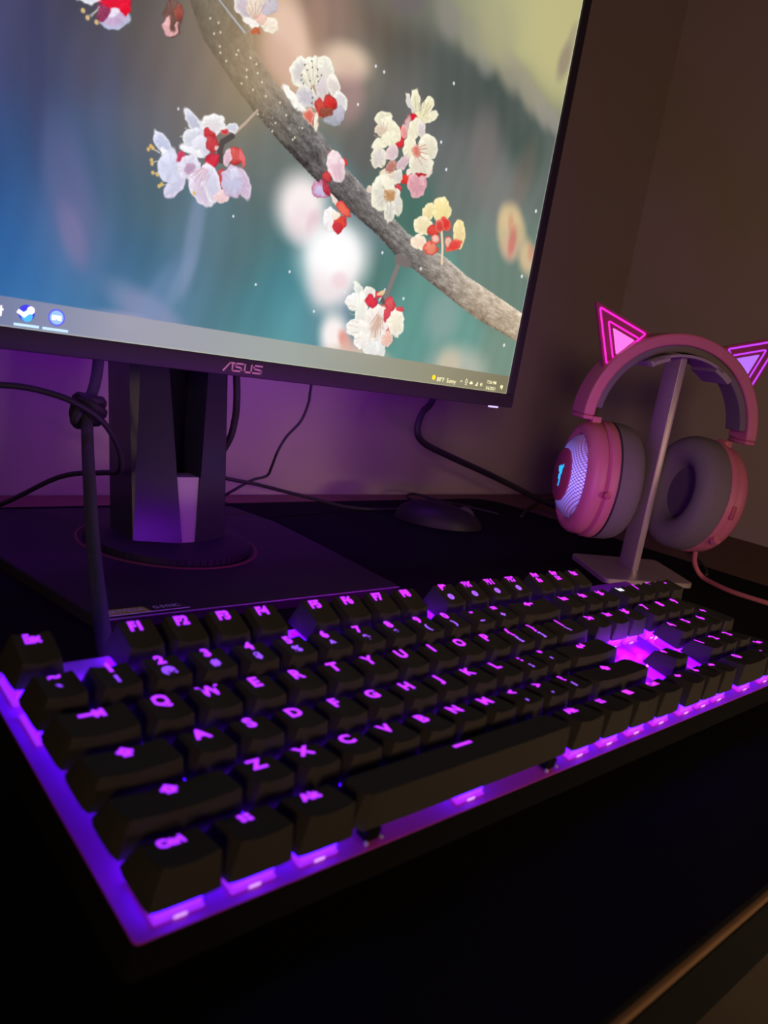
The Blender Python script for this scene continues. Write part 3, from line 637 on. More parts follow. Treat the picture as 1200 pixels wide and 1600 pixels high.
PAINT_SPECKS = [[225,188,110,1.04,137.5,261.8],[225,188,110,1.04,136.2,259.7],[225,188,110,1.04,138.8,261.1],[225,188,110,1.05,138.8,254.5],[225,188,110,1.05,139.4,252.6],[225,188,110,1.05,140.4,248],[225,188,110,1.06,143.3,247.7],[225,188,110,1.06,145.2,241.8],[225,188,110,1.13,168.3,243.4],[225,188,110,1.07,146.7,243.2],[225,190,130,1.13,92.3,316.1],[225,190,130,1.14,95,313.7],[225,190,130,1.15,99.9,313.3],[90,95,80,0.51,235.2,337.7],[90,95,80,0.52,237.7,335.5],[90,95,80,0.52,240.2,341.6],[90,95,80,0.52,241.4,338.2],[90,95,80,0.53,245.6,338.5],[90,95,80,0.53,246.4,334.5],[90,95,80,0.51,233.9,331.2],[90,95,80,0.51,233.9,328.2],[90,95,80,0.51,236.2,327],[90,95,80,0.53,249.2,336.2],[90,95,80,0.53,247.4,331.8],[90,95,80,0.52,240.9,330],[90,95,80,0.52,242.7,326],[90,95,80,0.53,244.7,321.2],[90,95,80,0.53,244.8,317.8],[230,235,240,0.94,293.2,356.3],[230,235,240,0.96,301.3,355.3],[230,235,240,0.92,282.8,328.6],[230,235,240,1.10,367.1,328],[230,235,240,1.13,377.4,311.1],[230,235,240,0.80,220.4,198.6],[230,235,240,1.09,355.3,211.1],[230,235,240,0.85,245.9,211.4],[230,235,240,0.91,271.3,188.9],[230,235,240,0.67,151.9,286.1],[230,235,240,0.75,197.1,236.5],[230,235,240,1.42,494.3,307.2],[230,235,240,1.42,492.4,252.1],[230,235,240,1.42,486.2,191.7],[230,235,240,0.96,296.4,206.2],[230,235,240,1.11,369.9,370],[230,235,240,0.92,277.6,162.6],[230,235,240,1.02,326.3,239.6],[230,235,240,1.12,368.3,235.9],[238,225,195,0.56,165.5,339.3],[238,225,195,0.57,171.1,339],[238,225,195,0.57,169,332.4],[238,225,195,0.57,173.1,334.6],[238,225,195,0.57,173.7,327.2],[238,225,195,0.59,186.3,329.4],[238,225,195,0.59,185.4,326.7],[238,225,195,0.57,174.6,324],[238,225,195,0.60,195.2,328.2],[238,225,195,0.61,199.8,326.2],[238,225,195,0.60,193.6,320.9],[238,225,195,0.61,201.5,321.7],[238,225,195,0.58,179.1,321],[238,225,195,0.60,194.2,317.1],[238,225,195,0.62,205.2,299.3],[238,225,195,0.64,219.1,298.1],[238,225,195,0.67,233.8,292.3],[238,225,195,0.67,235.1,293.9],[238,225,195,0.64,217.5,292.7],[238,225,195,0.68,240,301.1],[238,225,195,0.65,226.4,304.9],[238,225,195,0.64,220.4,310.6],[238,225,195,0.63,209.5,311],[238,225,195,0.61,199.8,311.6],[238,225,195,0.60,191.3,312.5],[238,225,195,0.62,205.4,317.8]]
# ------------------------------------------------------------------ monitor
MX0, MX1, MZ0, MZ1, MY = -0.0753, 0.5127, 0.1382, 0.5030, 0.305
SX0, SX1, SZ0, SZ1 = -0.0653, 0.5025, 0.1502, 0.4955
mon = root('monitor', 'large black monitor on a stand showing a cherry blossom branch wallpaper', 'monitor', (0.2187, 0.36, 0))
def mm(mb): mb.v = [(x - 0.2187, y - 0.36, z) for x, y, z in mb.v]; return mb
# housing: frame around the panel and a shallow back
b = MB()
b.box((MX0, MY, MZ0), (MX1, MY + .011, SZ0 - .0001), .0008)
b.box((MX0, MY, SZ1 + .0001), (MX1, MY + .011, MZ1), .0008)
b.box((MX0, MY, SZ0), (SX0 - .0001, MY + .011, SZ1), .0008)
b.box((SX1 + .0001, MY, SZ0), (MX1, MY + .011, SZ1), .0008)
mm(b).build('bezel', BEZEL, mon)
b = MB(); b.box((MX0 + .002, MY + .0045, MZ0 + .002), (MX1 - .002, MY + .016, MZ1 - .002), .002)
b.box((0.02, MY + .015, 0.20), (0.42, MY + .050, 0.46), .012)
mm(b).build('back_shell', STAND, mon)

# --- the picture on the screen, computed point by point from plain tones, hazes, petals and strokes
def paint(X, Z):
    n = X.shape
    T = np.array(PAINT_TONES)
    col = np.zeros(n + (3,)); wsum = np.zeros(n) + 1e-9
    for t in T:
        w = np.exp(-((X - t[0]) ** 2 + (Z - t[1]) ** 2) / (2 * 15.0 ** 2)) + 1e-7 / (1 + ((X - t[0]) ** 2 + (Z - t[1]) ** 2))
        col += w[..., None] * t[2:5]; wsum += w
    col /= wsum[..., None]
    g_ = col.mean(-1, keepdims=True); col = g_ + (col - g_) * .86
    streak = 3 * np.sin(X * .35 + np.sin(Z * .05) * 2)
    col += streak[..., None] * np.array([.8, .9, 1.0]) * .5
    def local(x, z, ax, az, bx, bz, grow):
        D = ax * bz - az * bx
        dx, dz = X - x, Z - z
        p = (dx * bz - dz * bx) / D; q = (dz * ax - dx * az) / D
        return p, q
    def window(x, z, rad):
        i0 = np.searchsorted(xs, x - rad); i1 = np.searchsorted(xs, x + rad); j0 = np.searchsorted(zs, z - rad); j1 = np.searchsorted(zs, z + rad)
        return slice(max(0, j0 - 1), j1 + 1), slice(max(0, i0 - 1), i1 + 1)
    def blend(sl, a, c):
        col[sl] = col[sl] * (1 - a[..., None]) + np.array(c) * a[..., None] if np.ndim(c) == 1 else col[sl] * (1 - a[..., None]) + c * a[..., None]
    xs, zs = X[0], Z[:, 0]
    for x, z, ax, az, bx, bz, r, g, b_, al in PAINT_HAZE:
        rad = 2.4 * max(math.hypot(ax, az), math.hypot(bx, bz)); sl = window(x, z, rad)
        D = ax * bz - az * bx; dx, dz = X[sl] - x, Z[sl] - z
        d = np.sqrt(((dx * bz - dz * bx) / D) ** 2 + ((dz * ax - dx * az) / D) ** 2)
        a = np.clip((1.75 - d) / 1.25, 0, 1); a = a * a * (3 - 2 * a) * al
        blend(sl, a, (r, g, b_))
    # branch
    up = np.array(BRANCH_UPPER); lo = np.array(BRANCH_LOWER); tn = np.array(BRANCH_TONES)
    def near(P):
        best = np.full(n, 1e9); side = np.zeros(n)
        for (x0, z0), (x1, z1) in zip(P[:-1], P[1:]):
            dx, dz = x1 - x0, z1 - z0; L2 = dx * dx + dz * dz
            t = np.clip(((X - x0) * dx + (Z - z0) * dz) / L2, 0, 1)
            d = np.hypot(X - x0 - t * dx, Z - z0 - t * dz); s = np.sign(dx * (Z - z0) - dz * (X - x0))
            m_ = d < best; best[m_] = d[m_]; side[m_] = s[m_]
        return best * side
    rough = .35 * np.sin(X * 1.9 + 2 * np.sin(X * .37)) + .25 * np.sin(X * 4.3)
    du = near(up) + rough * .5; dl = near(lo) + rough * .5      # du<0 below the upper edge, dl>0 above the lower edge
    t = dl / (dl - du + 1e-6)
    inside = np.clip(-du / .5 + .5, 0, 1) * np.clip(dl / .5 + .5, 0, 1)
    al = np.interp(X, tn[:, 0], tn[:, 4])
    bc = np.stack([np.interp(X, tn[:, 0], tn[:, k]) for k in (1, 2, 3)], -1)
    along = X * .75 - Z * .66
    lat = np.random.RandomState(3).rand(64, 256)
    def vn(u, v):
        u0 = np.floor(u).astype(int); v0 = np.floor(v).astype(int); fu = u - u0; fv = v - v0; fu = fu * fu * (3 - 2 * fu); fv = fv * fv * (3 - 2 * fv)
        A_ = lat[v0 % 64, u0 % 256]; B_ = lat[v0 % 64, (u0 + 1) % 256]; C_ = lat[(v0 + 1) % 64, u0 % 256]; D_ = lat[(v0 + 1) % 64, (u0 + 1) % 256]
        return (A_ * (1 - fu) + B_ * fu) * (1 - fv) + (C_ * (1 - fu) + D_ * fu) * fv
    bark = 36 * (vn(along * .14 + 80, t * 9 + 20) - .5) + 38 * (vn(along * .33 + 80, t * 24 + 20) - .5) + 26 * (vn(along * 1.1 + 80, t * 34 + 20) - .5) - 22 * np.exp(-(t / .12) ** 2) + 16 * np.exp(-((1 - t) / .10) ** 2)
    shade = (t - .45) * 46 + bark
    a = np.clip(inside, 0, 1) * al
    blend((slice(None), slice(None)), a, np.clip(bc + shade[..., None], 0, 255))
    def seg(x0, z0, x1, z1, w0, w1, c, al=1.0):
        rad = max(abs(x1 - x0), abs(z1 - z0)) / 2 + max(w0, w1) + 1.5; sl = window((x0 + x1) / 2, (z0 + z1) / 2, rad)
        dx, dz = x1 - x0, z1 - z0; L2 = dx * dx + dz * dz + 1e-9
        t = np.clip(((X[sl] - x0) * dx + (Z[sl] - z0) * dz) / L2, 0, 1)
        d = np.hypot(X[sl] - x0 - t * dx, Z[sl] - z0 - t * dz) - (w0 + (w1 - w0) * t)
        blend(sl, np.clip(.5 - d / .5, 0, 1) * al, c)
    for (w0, w1, r, g, b_), P in PAINT_TWIGS:
        for k in range(len(P) - 1):
            q0, q1 = k / (len(P) - 1), (k + 1) / (len(P) - 1)
            seg(*P[k], *P[k + 1], w0 + (w1 - w0) * q0, w0 + (w1 - w0) * q1, (r, g, b_))
    XW = X + 2.2 * (vn(X * .32 + 30, Z * .32 + 50) - .5) + 0.35 * (vn(X * .9 + 30, Z * .9) - .5)
    ZW = Z + 2.2 * (vn(X * .32 + 90, Z * .32 + 10) - .5) + 0.35 * (vn(X * .9 + 70, Z * .9 + 7) - .5)
    for x, z, ax, az, bx, bz, r, g, b_, rr, rg, rb in PAINT_PETALS:
        ax, az, bx, bz = ax * 1.08, az * 1.08, bx * 1.12, bz * 1.12
        A = math.hypot(ax, az); B = math.hypot(bx, bz); rad = max(A, B) * 1.3 + 1; sl = window(x, z, rad)
        D = ax * bz - az * bx; dx, dz = XW[sl] - x, ZW[sl] - z
        p = (dx * bz - dz * bx) / D; q = (dz * ax - dx * az) / D
        ang = np.arctan2(q, p)
        d = np.sqrt(p * p + q * q) * (1 + .035 * np.sin(ang * 2 + x) + .02 * np.sin(ang * 5 + z * 2))
        soft = .35 / min(A, B)
        a = np.clip((1 - d) / soft / 2 + .5, 0, 1)
        rim = np.clip((d - .45) / .5, 0, 1)[..., None] ** 1.5
        vein = (26 * (vn((ang + 3.2) * 5 + x, d * 1.2 + z) - .5) * np.clip(d * 1.6, 0, 1))[..., None]
        c = np.array((r, g, b_)) * (1 - rim) + np.array((rr, rg, rb)) * rim + vein + (9 * np.clip(dz / max(A, B), -1, 1) + 6 * np.clip(-dx / max(A, B), -1, 1))[..., None] - (16 * np.clip((d - .9) / .1, 0, 1))[..., None]
        blend(sl, a, np.clip(c, 0, 255))
    for r, g, b_, w, x0, z0, x1, z1 in PAINT_STAMENS: seg(x0, z0, x1, z1, w, w * .7, (r, g, b_), .85)
    for r, g, b_, w, x, z in PAINT_SPECKS: seg(x, z, x, z + .1, w, w, (r, g, b_), .95)
    rnd = random.Random(7)
    for k in range(95):                                        # dew drops on the bark
        t0 = rnd.random(); i = min(len(up) - 2, int(t0 * (len(up) - 1))); i = max(i, 3)
        s_ = rnd.random(); f_ = rnd.random()
        pu = up[i] * (1 - s_) + up[i + 1] * s_; q_ = (i + s_) / (len(up) - 1) * (len(lo) - 1); j = min(len(lo) - 2, int(q_)); pl_ = lo[j] * (1 - q_ + j) + lo[j + 1] * (q_ - j)
        x, z = pu * f_ + pl_ * (1 - f_)
        seg(x, z, x, z + .6 * rnd.random(), .15 + .3 * rnd.random(), .15, (215, 212, 205), .65)
    # frosted task bar
    tb = Z < 165.9 - .2
    base = np.stack([np.interp(X, [50, 75, 130, 250, 400, 500], v) for v in ([112, 128, 158, 160, 148, 128], [122, 136, 158, 168, 145, 120], [158, 164, 172, 158, 118, 92])], -1)
    col[tb] = base[tb] * .96 + col[tb] * .04
    e_ = np.exp(-((SX1 * 1000 - X) / 1.0) ** 2)[..., None]; col = col * (1 - .35 * e_) + 235 * .35 * e_  # pale right and bottom rims painted in for the lit inner bezel edges
    e_ = (np.exp(-((Z - SZ0 * 1000) / .5) ** 2))[..., None]; col = col * (1 - .5 * e_) + np.array([235, 230, 200]) * .5 * e_
    return np.clip(col, 0, 255)
step = 0.00055
nx = int(round((SX1 - 0.02) / step)); nz = int(round((0.485 - SZ0) / step))
# fine grid where the picture is seen, one coarse strip on each far side
xs_ = np.concatenate([[SX0, -0.04, -0.01], np.linspace(0.02, SX1, nx)]); zs_ = np.concatenate([np.linspace(SZ0, 0.485, nz), [0.490, SZ1]])
XX, ZZ = np.meshgrid(xs_, zs_)
rgb = paint(XX * 1000, ZZ * 1000) / 255
rgb = np.where(rgb <= 0.04045, rgb / 12.92, ((rgb + 0.055) / 1.055) ** 2.4)
NX, NZ = len(xs_), len(zs_)
co = np.stack([XX - 0.2187, np.full_like(XX, MY + .0018 - .36), ZZ], -1).reshape(-1, 3)
I = (np.arange(NZ - 1)[:, None] * NX + np.arange(NX - 1)[None, :]).ravel()
quads = np.stack([I, I + 1, I + NX + 1, I + NX], -1)
me = bpy.data.meshes.new('screen')
me.vertices.add(len(co)); me.vertices.foreach_set('co', co.astype(np.float32).ravel())
me.loops.add(quads.size); me.loops.foreach_set('vertex_index', quads.ravel().astype(np.int32))
me.polygons.add(len(quads)); me.polygons.foreach_set('loop_start', np.arange(0, quads.size, 4, dtype=np.int32)); me.polygons.foreach_set('loop_total', np.full(len(quads), 4, np.int32))
me.update(calc_edges=True)
ca = me.color_attributes.new('picture', 'FLOAT_COLOR', 'POINT')
ca.data.foreach_set('color', np.concatenate([rgb.reshape(-1, 3), np.ones((NX * NZ, 1))], 1).astype(np.float32).ravel())
sm = bpy.data.materials.new('lit_screen'); sm.use_nodes = True
nt = sm.node_tree; pb = nt.nodes['Principled BSDF']; at = nt.nodes.new('ShaderNodeAttribute'); at.attribute_name = 'picture'
nt.links.new(at.outputs['Color'], pb.inputs['Emission Color']); pb.inputs['Emission Strength'].default_value = 1.0
pb.inputs['Base Color'].default_value = (.01, .01, .01, 1); pb.inputs['Roughness'].default_value = .6
me.materials.append(sm)
screen = link('screen', me, mon)

def glow(name, c, s=1.0): return mat(name, (.02, .02, .02), .5, emit=lin(*c), strength=s)
SY = MY + .0016
def on_screen(name, v, f, x, z, m, k=0, sx=1.0):
    """flat artwork standing on the screen plane"""
    return mesh_from(name, [(x - 0.2187 + q[0] * sx, SY - .36 - k * .00005, z + q[1]) for q in v], f, m, screen)
WT = glow('screen_text', (255, 245, 190), 1.2)
def screen_text(body, size, x, z, m=WT, bold=.00003, name='screen_text'):
    v, f = text_geo(body, size, bold, align='LEFT'); return on_screen(name, v, f, x, z, m, 2)
def disc(r, n=28, sx=1.0): return [(r * sx * math.cos(2 * math.pi * i / n), r * math.sin(2 * math.pi * i / n)) for i in range(n)], [tuple(range(n))]
v, f = disc(.0021); on_screen('sun_icon', v, f, .4040, .1556, glow('sun_yellow', (255, 225, 20), 1.1), 1)
screen_text('88\u00b0F  Sunny', .0050, .4078, .1545)
screen_text('7:56 PM', .0040, .4722, .1582); screen_text('3/6/2021', .0040, .4717, .1530)
def strokes(lines, w, x, z, m, name='tray_icon'):
    v, f = stroke_geo(lines, w); return on_screen(name, [(q[0], q[1]) for q in v], f, x, z, m, 2)
strokes([[(-1.3, -.6), (0, .8)], [(0, .8), (1.3, -.6)]], .5, .4385, .1556, WT)
strokes([[(math.cos(a * .5236) * 1.3, math.sin(a * .5236) * 1.5) for a in range(13)], [(-1.0, -2.6), (1.0, -2.6)], [(0, 1.6), (0, 2.5)]], .5, .4450, .1560, WT)
strokes([[(-1.5, -.5), (1.5, -.5)], [(-.9, .4), (.9, .4)]], 1.3, .4515, .1555, WT)
strokes([[(-1.4, -1.4), (1.3, -1.4)], [(1.3, -1.4), (1.3, 1.6)], [(-1.4, -1.4), (1.3, 1.6)], [(.5, -1), (.5, .4)]], .5, .4588, .1552, WT)
strokes([[(-1.3, -.6), (-1.3, .6)], [(-1.3, 0), (0, 1.4)], [(-1.3, 0), (0, -1.4)], [(0, -1.4), (0, 1.4)], [(1.1, -1), (1.1, 1)]], .5, .4652, .1552, WT)
strokes([[(-1.5, 1.4), (1.5, 1.4)], [(-1.5, .6), (1.5, .6)], [(-1.5, -.3), (1.5, -.3)], [(.6, -.3), (.6, -1.8)]], .7, .4935, .1553, WT)
# two round program icons with the blue bars of running programs beneath
BLUE = glow('icon_blue', (60, 60, 225), 1.1); CY = glow('icon_cyan', (70, 190, 255), 1.1); WHI = glow('icon_white', (255, 250, 255), 1.2)
v, f = disc(.0045); ic = on_screen('round_icon', v, f, .0761, .1588, BLUE, 1)
v, f = disc(.0030); on_screen('icon_mark', v, f, .0765, .1572, CY, 2)
on_screen('icon_mark', *stroke_geo([[(-4.0, .3), (-1.2, -1.2)], [(-1.2, -1.2), (2.0, 1.8)]], 2.3), .0761, .1588, WHI, 4)
v, f = disc(.0021); on_screen('icon_mark', v, f, .0783, .1606, WHI, 4)
v, f = disc(.0047); on_screen('round_icon', v, f, .0926, .1588, glow('icon_violet', (95, 95, 240), 1.1), 1)
v, f = disc(.0038); on_screen('icon_mark', v, f, .0926, .1588, glow('icon_sky', (150, 195, 255), 1.1), 2)
on_screen('icon_mark', *stroke_geo([[(-1.3, .1), (1.3, .1)], [(-1.6, -.7), (-1.6, .3)], [(1.6, -.7), (1.6, .3)]], 2.2), .0926, .1588, WHI, 3)
for x0, x1, zz in ((.0698, .0834, .1522), (.0852, .0996, .1521)):
    on_screen('running_bar', [(x0 - .07, .0007), (x0 - .07, -.0007), (x1 - .07, -.0007), (x1 - .07, .0007)], [(0, 1, 2, 3)], .07, zz, glow('bar_light', (190, 225, 255), 1.2), 2)
on_screen('icon_mark', *stroke_geo([[(-1.2, 2), (-1.2, 3)], [(-1.8, 1.4), (-.3, 1.4)], [(-1.2, 1.4), (-1.2, -1.6), (-2, -2)]], 1.0), .0640, .1575, WHI, 2)

# maker's name on the lower bezel, drawn as slanted strokes (mm)
lg = [[(0, 0), (4.6, 5.2), (8.2, 5.2)], [(6.6, 4.0), (6.6, .3), (13.4, .3), (14.2, 2.4), (8.6, 3.2), (9.0, 5.2), (14.6, 5.2)],
      [(16.3, 5.2), (16.3, .3), (21.6, .3), (21.6, 5.2)], [(23.2, .3), (29.6, .3), (29.8, 2.4), (23.4, 3.0), (23.4, 5.2), (30.2, 5.2)]]
v, f = stroke_geo(lg, 1.15)
v3 = [(.2028 + x - .2187, MY - .0004 - .36, .1413 + y) for x, y, z in v]; nb = len(v3)
v3 += [(x, y + .0008, z) for x, y, z in v3]
f3 = list(f) + [(q[k], q[(k + 1) % 4], q[(k + 1) % 4] + nb, q[k] + nb) for q in f for k in range(4)]
mesh_from('maker_name', v3, f3, LOGO, mon)
mm(MB().box((.4835, MY + .0015, .1366), (.4945, MY + .0045, .1384), .0003)).build('power_light', glow('power_glow', (215, 190, 255), 1.3), mon)

# stand: base plate, turntable, column
base_poly = round_poly([(.0997, .2325), (.3283, .2335), (.3390, .339), (.3440, .409), (.3340, .466), (.0940, .466), (.0844, .409), (.0890, .339)], .006, 4)
mm(MB().prism(base_poly, 0.0, .0068, .0009)).build('base_plate', BASE_TOP, mon)
mm(MB().box((.1010, .2319, .0058), (.3270, .2328, .0066), .0002)).build('base_edge_highlight', mat('edge_highlight', (.45, .35, .5), .35, metal=.5), mon)  # pale strip modelled in as the highlight along the base's front edge
TCX, TCY = .2130, .3640
ring_v = [(.0630, .0066), (.0640, .0078), (.0652, .0078), (.0660, .0066)]
mm(MB().lathe(ring_v, 64, c=(TCX, TCY, 0), closed=True)).build('copper_ring', COPPER, mon)
tt = mm(MB().lathe([(.0600, .0066), (.0600, .0115), (.0585, .0125), (.0400, .0135), (.0, .0135)], 64, c=(TCX, TCY, 0))).build('turntable', BASE_TOP, mon)
tk = MB()
for k in range(36):
    a = -math.pi * k / 36 - .05
    c_, s_ = math.cos(a), math.sin(a)
    p = Vector((TCX + .0601 * c_, TCY + .0601 * s_)); t_ = Vector((-s_, c_)) * .0004
    n_ = Vector((c_, s_)) * .0004
    tk.prism([tuple(p - t_ - n_), tuple(p + t_ - n_), tuple(p + t_ + n_), tuple(p - t_ + n_)], .0075, .0112)
mm(tk).build('turntable_marks', STICKER_BLACK, tt)
# column: two tapering uprights joined behind a dark slot, grey inset at the foot of the slot
def loft(lower, upper, z0, z1):
    n_ = len(lower); v = [(x, y, z0) for x, y in lower] + [(x, y, z1) for x, y in upper]
    f = [(i, (i + 1) % n_, n_ + (i + 1) % n_, n_ + i) for i in range(n_)] + [tuple(range(n_))[::-1], tuple(range(n_, 2 * n_))]
    return v, f
ZB, ZT = .0130, .3000
XC = .2145
def lerp_pts(P0, P1, t): return [(a[0] * (1 - t) + b[0] * t, a[1] * (1 - t) + b[1] * t) for a, b in zip(P0, P1)]
tz = (ZT - ZB) / (.130 - ZB)
for sgn in (-1, 1):
    lo_ = [(-.0375, .350), (-.0058, .338), (-.0058, .368), (-.0365, .387)]
    hi_ = [(-.0400, .377), (-.0155, .365), (-.0155, .395), (-.0390, .412)]
    hi2 = lerp_pts(lo_, hi_, tz)
    hi2[1] = (max(hi2[1][0], -.034), hi2[1][1]); hi2[2] = (max(hi2[2][0], -.034), hi2[2][1])
    v, f = loft([(XC + (x if sgn < 0 else -x), y) for x, y in lo_], [(XC + (x if sgn < 0 else -x), y) for x, y in hi2], ZB, ZT)
    mm(MB().add(v, f)).build('column_upright', STAND, mon, smooth=False)
lo_ = [(-.0300, .366), (.0300, .366), (.0300, .386), (-.0300, .386)]
v, f = loft([(XC + x, y) for x, y in lo_], [(XC + x, y + .063) for x, y in lo_], ZB, ZT)
mm(MB().add(v, f)).build('column_back', mat('slot_black', (.006, .006, .007), .8, spec=.1), mon, smooth=False)
v, f = loft([(XC + x, y) for x, y in ((-.0058, .3400), (.0058, .3400), (.0058, .3640), (-.0058, .3640))], [(XC + x, y) for x, y in ((-.0096, .3510), (.0096, .3510), (.0096, .3660), (-.0096, .3660))], ZB + .0005, .0590)
mm(MB().add(v, f)).build('grey_inset', STAND_INSET, mon, smooth=False)
mm(MB().box((XC - .03, .345, .26), (XC + .03, .44, .32), .004)).build('mount', STAND, mon)
# sticker on the base plate
def plate_text(body, size, x, y, m, ang=.0, shear=0.0, width=1.0, bold=0.0001):
    v, f = text_geo(body, size, bold, align='LEFT', shear=shear, width=width)
    c_, s_ = math.cos(ang), math.sin(ang)
    return [(x + p * c_ - q * s_ - .2187, y + p * s_ + q * c_ - .36, .0) for p, q, _ in v], f
STK = .00705
sk = mm(MB().prism([(.1020, .2345), (.1560, .2352), (.1545, .2440), (.1050, .2438)], .0068, STK)).build('sticker', STICKER_BLACK, mon, smooth=False)
mm(MB().prism([(.1020, .2350), (.1318, .2354), (.1300, .2438), (.1040, .2436)], STK, STK + .0001)).build('green_field', GREEN, sk, smooth=False)
mm(MB().prism([(.1020, .2345), (.1560, .2352), (.1558, .2359), (.1020, .2352)], STK, STK + .0002)).build('silver_edge', STICKER_TEXT, sk, smooth=False)
for body, size, x, y, w in (('NVIDIA', .0058, .1105, .2396, .95), ('G-SYNC', .0056, .1345, .2402, .85)):
    v, f = plate_text(body, size, x, y, STICKER_TEXT, .012, width=w)
    mesh_from('sticker_print', [(a, b_, STK + .0003) for a, b_, _ in v], f, STICKER_TEXT, sk)
ev = []; ef = []
for r0, r1 in ((.0026, .0019), (.0012, .0)):
    n0 = len(ev)
    for k in range(20):
        a = 2 * math.pi * k / 20
        ev += [(.1072 + r0 * 1.25 * math.cos(a) - .2187, .2396 + r0 * math.sin(a) - .36, STK + .0003), (.1072 + r1 * 1.25 * math.cos(a) - .2187, .2396 + r1 * math.sin(a) - .36, STK + .0003)]
    for k in range(20):
        a, c_ = n0 + 2 * k, n0 + 2 * ((k + 1) % 20); ef.append((a, c_, c_ + 1, a + 1))
mesh_from('eye_emblem', ev, ef, STICKER_TEXT, sk)

# ------------------------------------------------------------------ cables
def cable(name, pts, r, m, label, **k):
    return tag(MB().tube(pts, r, **k).build(name, m), label, 'cable')
bc = root('braided_cable', 'thick braided cable with a knotted strap, running down past the monitor stand to the keyboard', 'cable', (0.1285, 0.335, 0.1049))
def off(mb, p): mb.v = [(x - p[0], y - p[1], z - p[2]) for x, y, z in mb.v]; return mb
BP = [(.1480, .372, .152), (.1440, .360, .1330), (.1385, .35, .1196), (.1285, .335, .1049), (.1194, .31, .0853), (.1088, .28, .0688), (.0978, .25, .0547), (.0847, .215, .0448), (.0697, .175, .0368), (.0600, .1480, .0310), (.0560, .1330, .0270), (.0545, .1180, .0255)]
off(MB().tube(BP, .0036, n=14, steps=8), (.1285, .335, .1049)).build('sleeve', BRAID, bc)
c0 = Vector((.1285, .335, .1049)); dr = (Vector((.1194, .31, .0853)) - Vector((.1385, .35, .1196))).normalized()
kn = MB()
sx_ = dr.orthogonal().normalized(); sy_ = dr.cross(sx_)
for k, (h, rr) in enumerate(((-.004, .0072), (.002, .0080), (.007, .0062))):
    loop = [c0 + dr * (h + .0022 * math.sin(a * 2 + k)) + (sx_ * math.cos(a) + sy_ * math.sin(a)) * rr * (1 + .08 * math.sin(3 * a + k)) for a in [2 * math.pi * i / 16 for i in range(17)]]
    kn.tube(loop, .0034, n=8, steps=3)
off(kn, c0).build('strap', RUBBER, bc)
cable('power_cord', [(-.02, .345, .114), (.03, .344, .1135), (.07, .342, .1144), (.0861, .335, .1155), (.0991, .33, .1143), (.1115, .322, .1113), (.1273, .319, .1034), (.1399, .322, .092), (.1511, .330, .0772), (.1575, .343, .0640), (.1610, .375, .0560), (.155, .43, .040), (.13, .49, .0020), (.10, .52, .0)], .0019, RUBBER, 'black cord arching from the left edge across the knotted cable behind the stand')
cable('video_cable', [(.255, .378, .20), (.2622, .38, .1450), (.2668, .38, .1168), (.2712, .385, .0987), (.2712, .39, .0798), (.2680, .405, .0580), (.262, .44, .030), (.27, .48, .0030), (.30, .51, .0030)], .0028, RUBBER, 'black cable bulging out along the right side of the stand column')
cable('thin_cable', [(.388, .44, .19), (.3863, .44, .1258), (.3861, .44, .1109), (.3803, .44, .0938), (.3667, .44, .0788), (.359, .44, .0647), (.3600, .447, .0490), (.3610, .4540, .0385), (.3460, .455, .0340), (.3300, .458, .0240), (.3200, .464, .0150), (.3170, .476, .0070), (.325, .488, .0016), (.35, .496, .0016)], .0013, RUBBER, 'thin black cable hanging from the monitor in a soft S to the desk')
cable('flat_lying_cable', [(.245, .42, .060), (.2890, .425, .0440), (.3330, .43, .0360), (.3780, .44, .0260), (.4290, .45, .0150), (.470, .46, .0060), (.51, .462, .0022), (.56, .458, .0022)], .0016, RUBBER, 'black cable sloping from behind the stand down to the mat, crossing the thin hanging one')
cable('thick_cable', [(.588, .462, .17), (.5734, .46, .1253), (.5556, .455, .1108), (.5471, .45, .0923), (.5605, .45, .079), (.6039, .45, .0661), (.6783, .45, .0470), (.75, .455, .0280), (.80, .458, .0140), (.829, .452, .0062), (.820, .430, .0050), (.7930, .404, .0040), (.775, .392, .0040)], .0036, RUBBER, 'thick black cable curving from under the monitor corner down towards the headset')
cable('loose_lead', [(.7236, .4205, .0006), (.79, .458, .0006), (.855, .482, .0030), (.900, .484, .0040), (.905, .470, .0010), (.855, .425, .0006), (.80, .385, .0006), (.755, .350, .0016)], .0015, RUBBER, 'thin black lead looping on the desk behind the thick cable')
cable('loose_cable', [(.600, .405, .006), (.615, .45, .0020), (.608, .500, .0035), (.625, .518, .0045), (.643, .5195, .0035), (.655, .50, .0018), (.675, .47, .0018), (.69, .43, .0018)], .0014, RUBBER, 'short black cord loop peeking over the back edge of the desk mat')
cable('headset_cable', [(.688, .186, .040), (.690, .185, .030), (.694, .185, .018), (.700, .182, .0085), (.702, .176, .0035), (.698, .166, .0024), (.691, .153, .0024), (.686, .138, .0024), (.6865, .118, .0024), (.6895, .0973, .0024), (.695, .07, .0024)], .0023, PINKCABLE, 'pink cable running from the headset to the right across the desk mat')
cable('black_lead', [(.90, .290, .0010), (.8596, .2719, .0008), (.7941, .2262, .0020), (.7562, .1990, .0020), (.73, .185, .0016)], .0015, RUBBER, 'short black lead behind the pink headset cable')

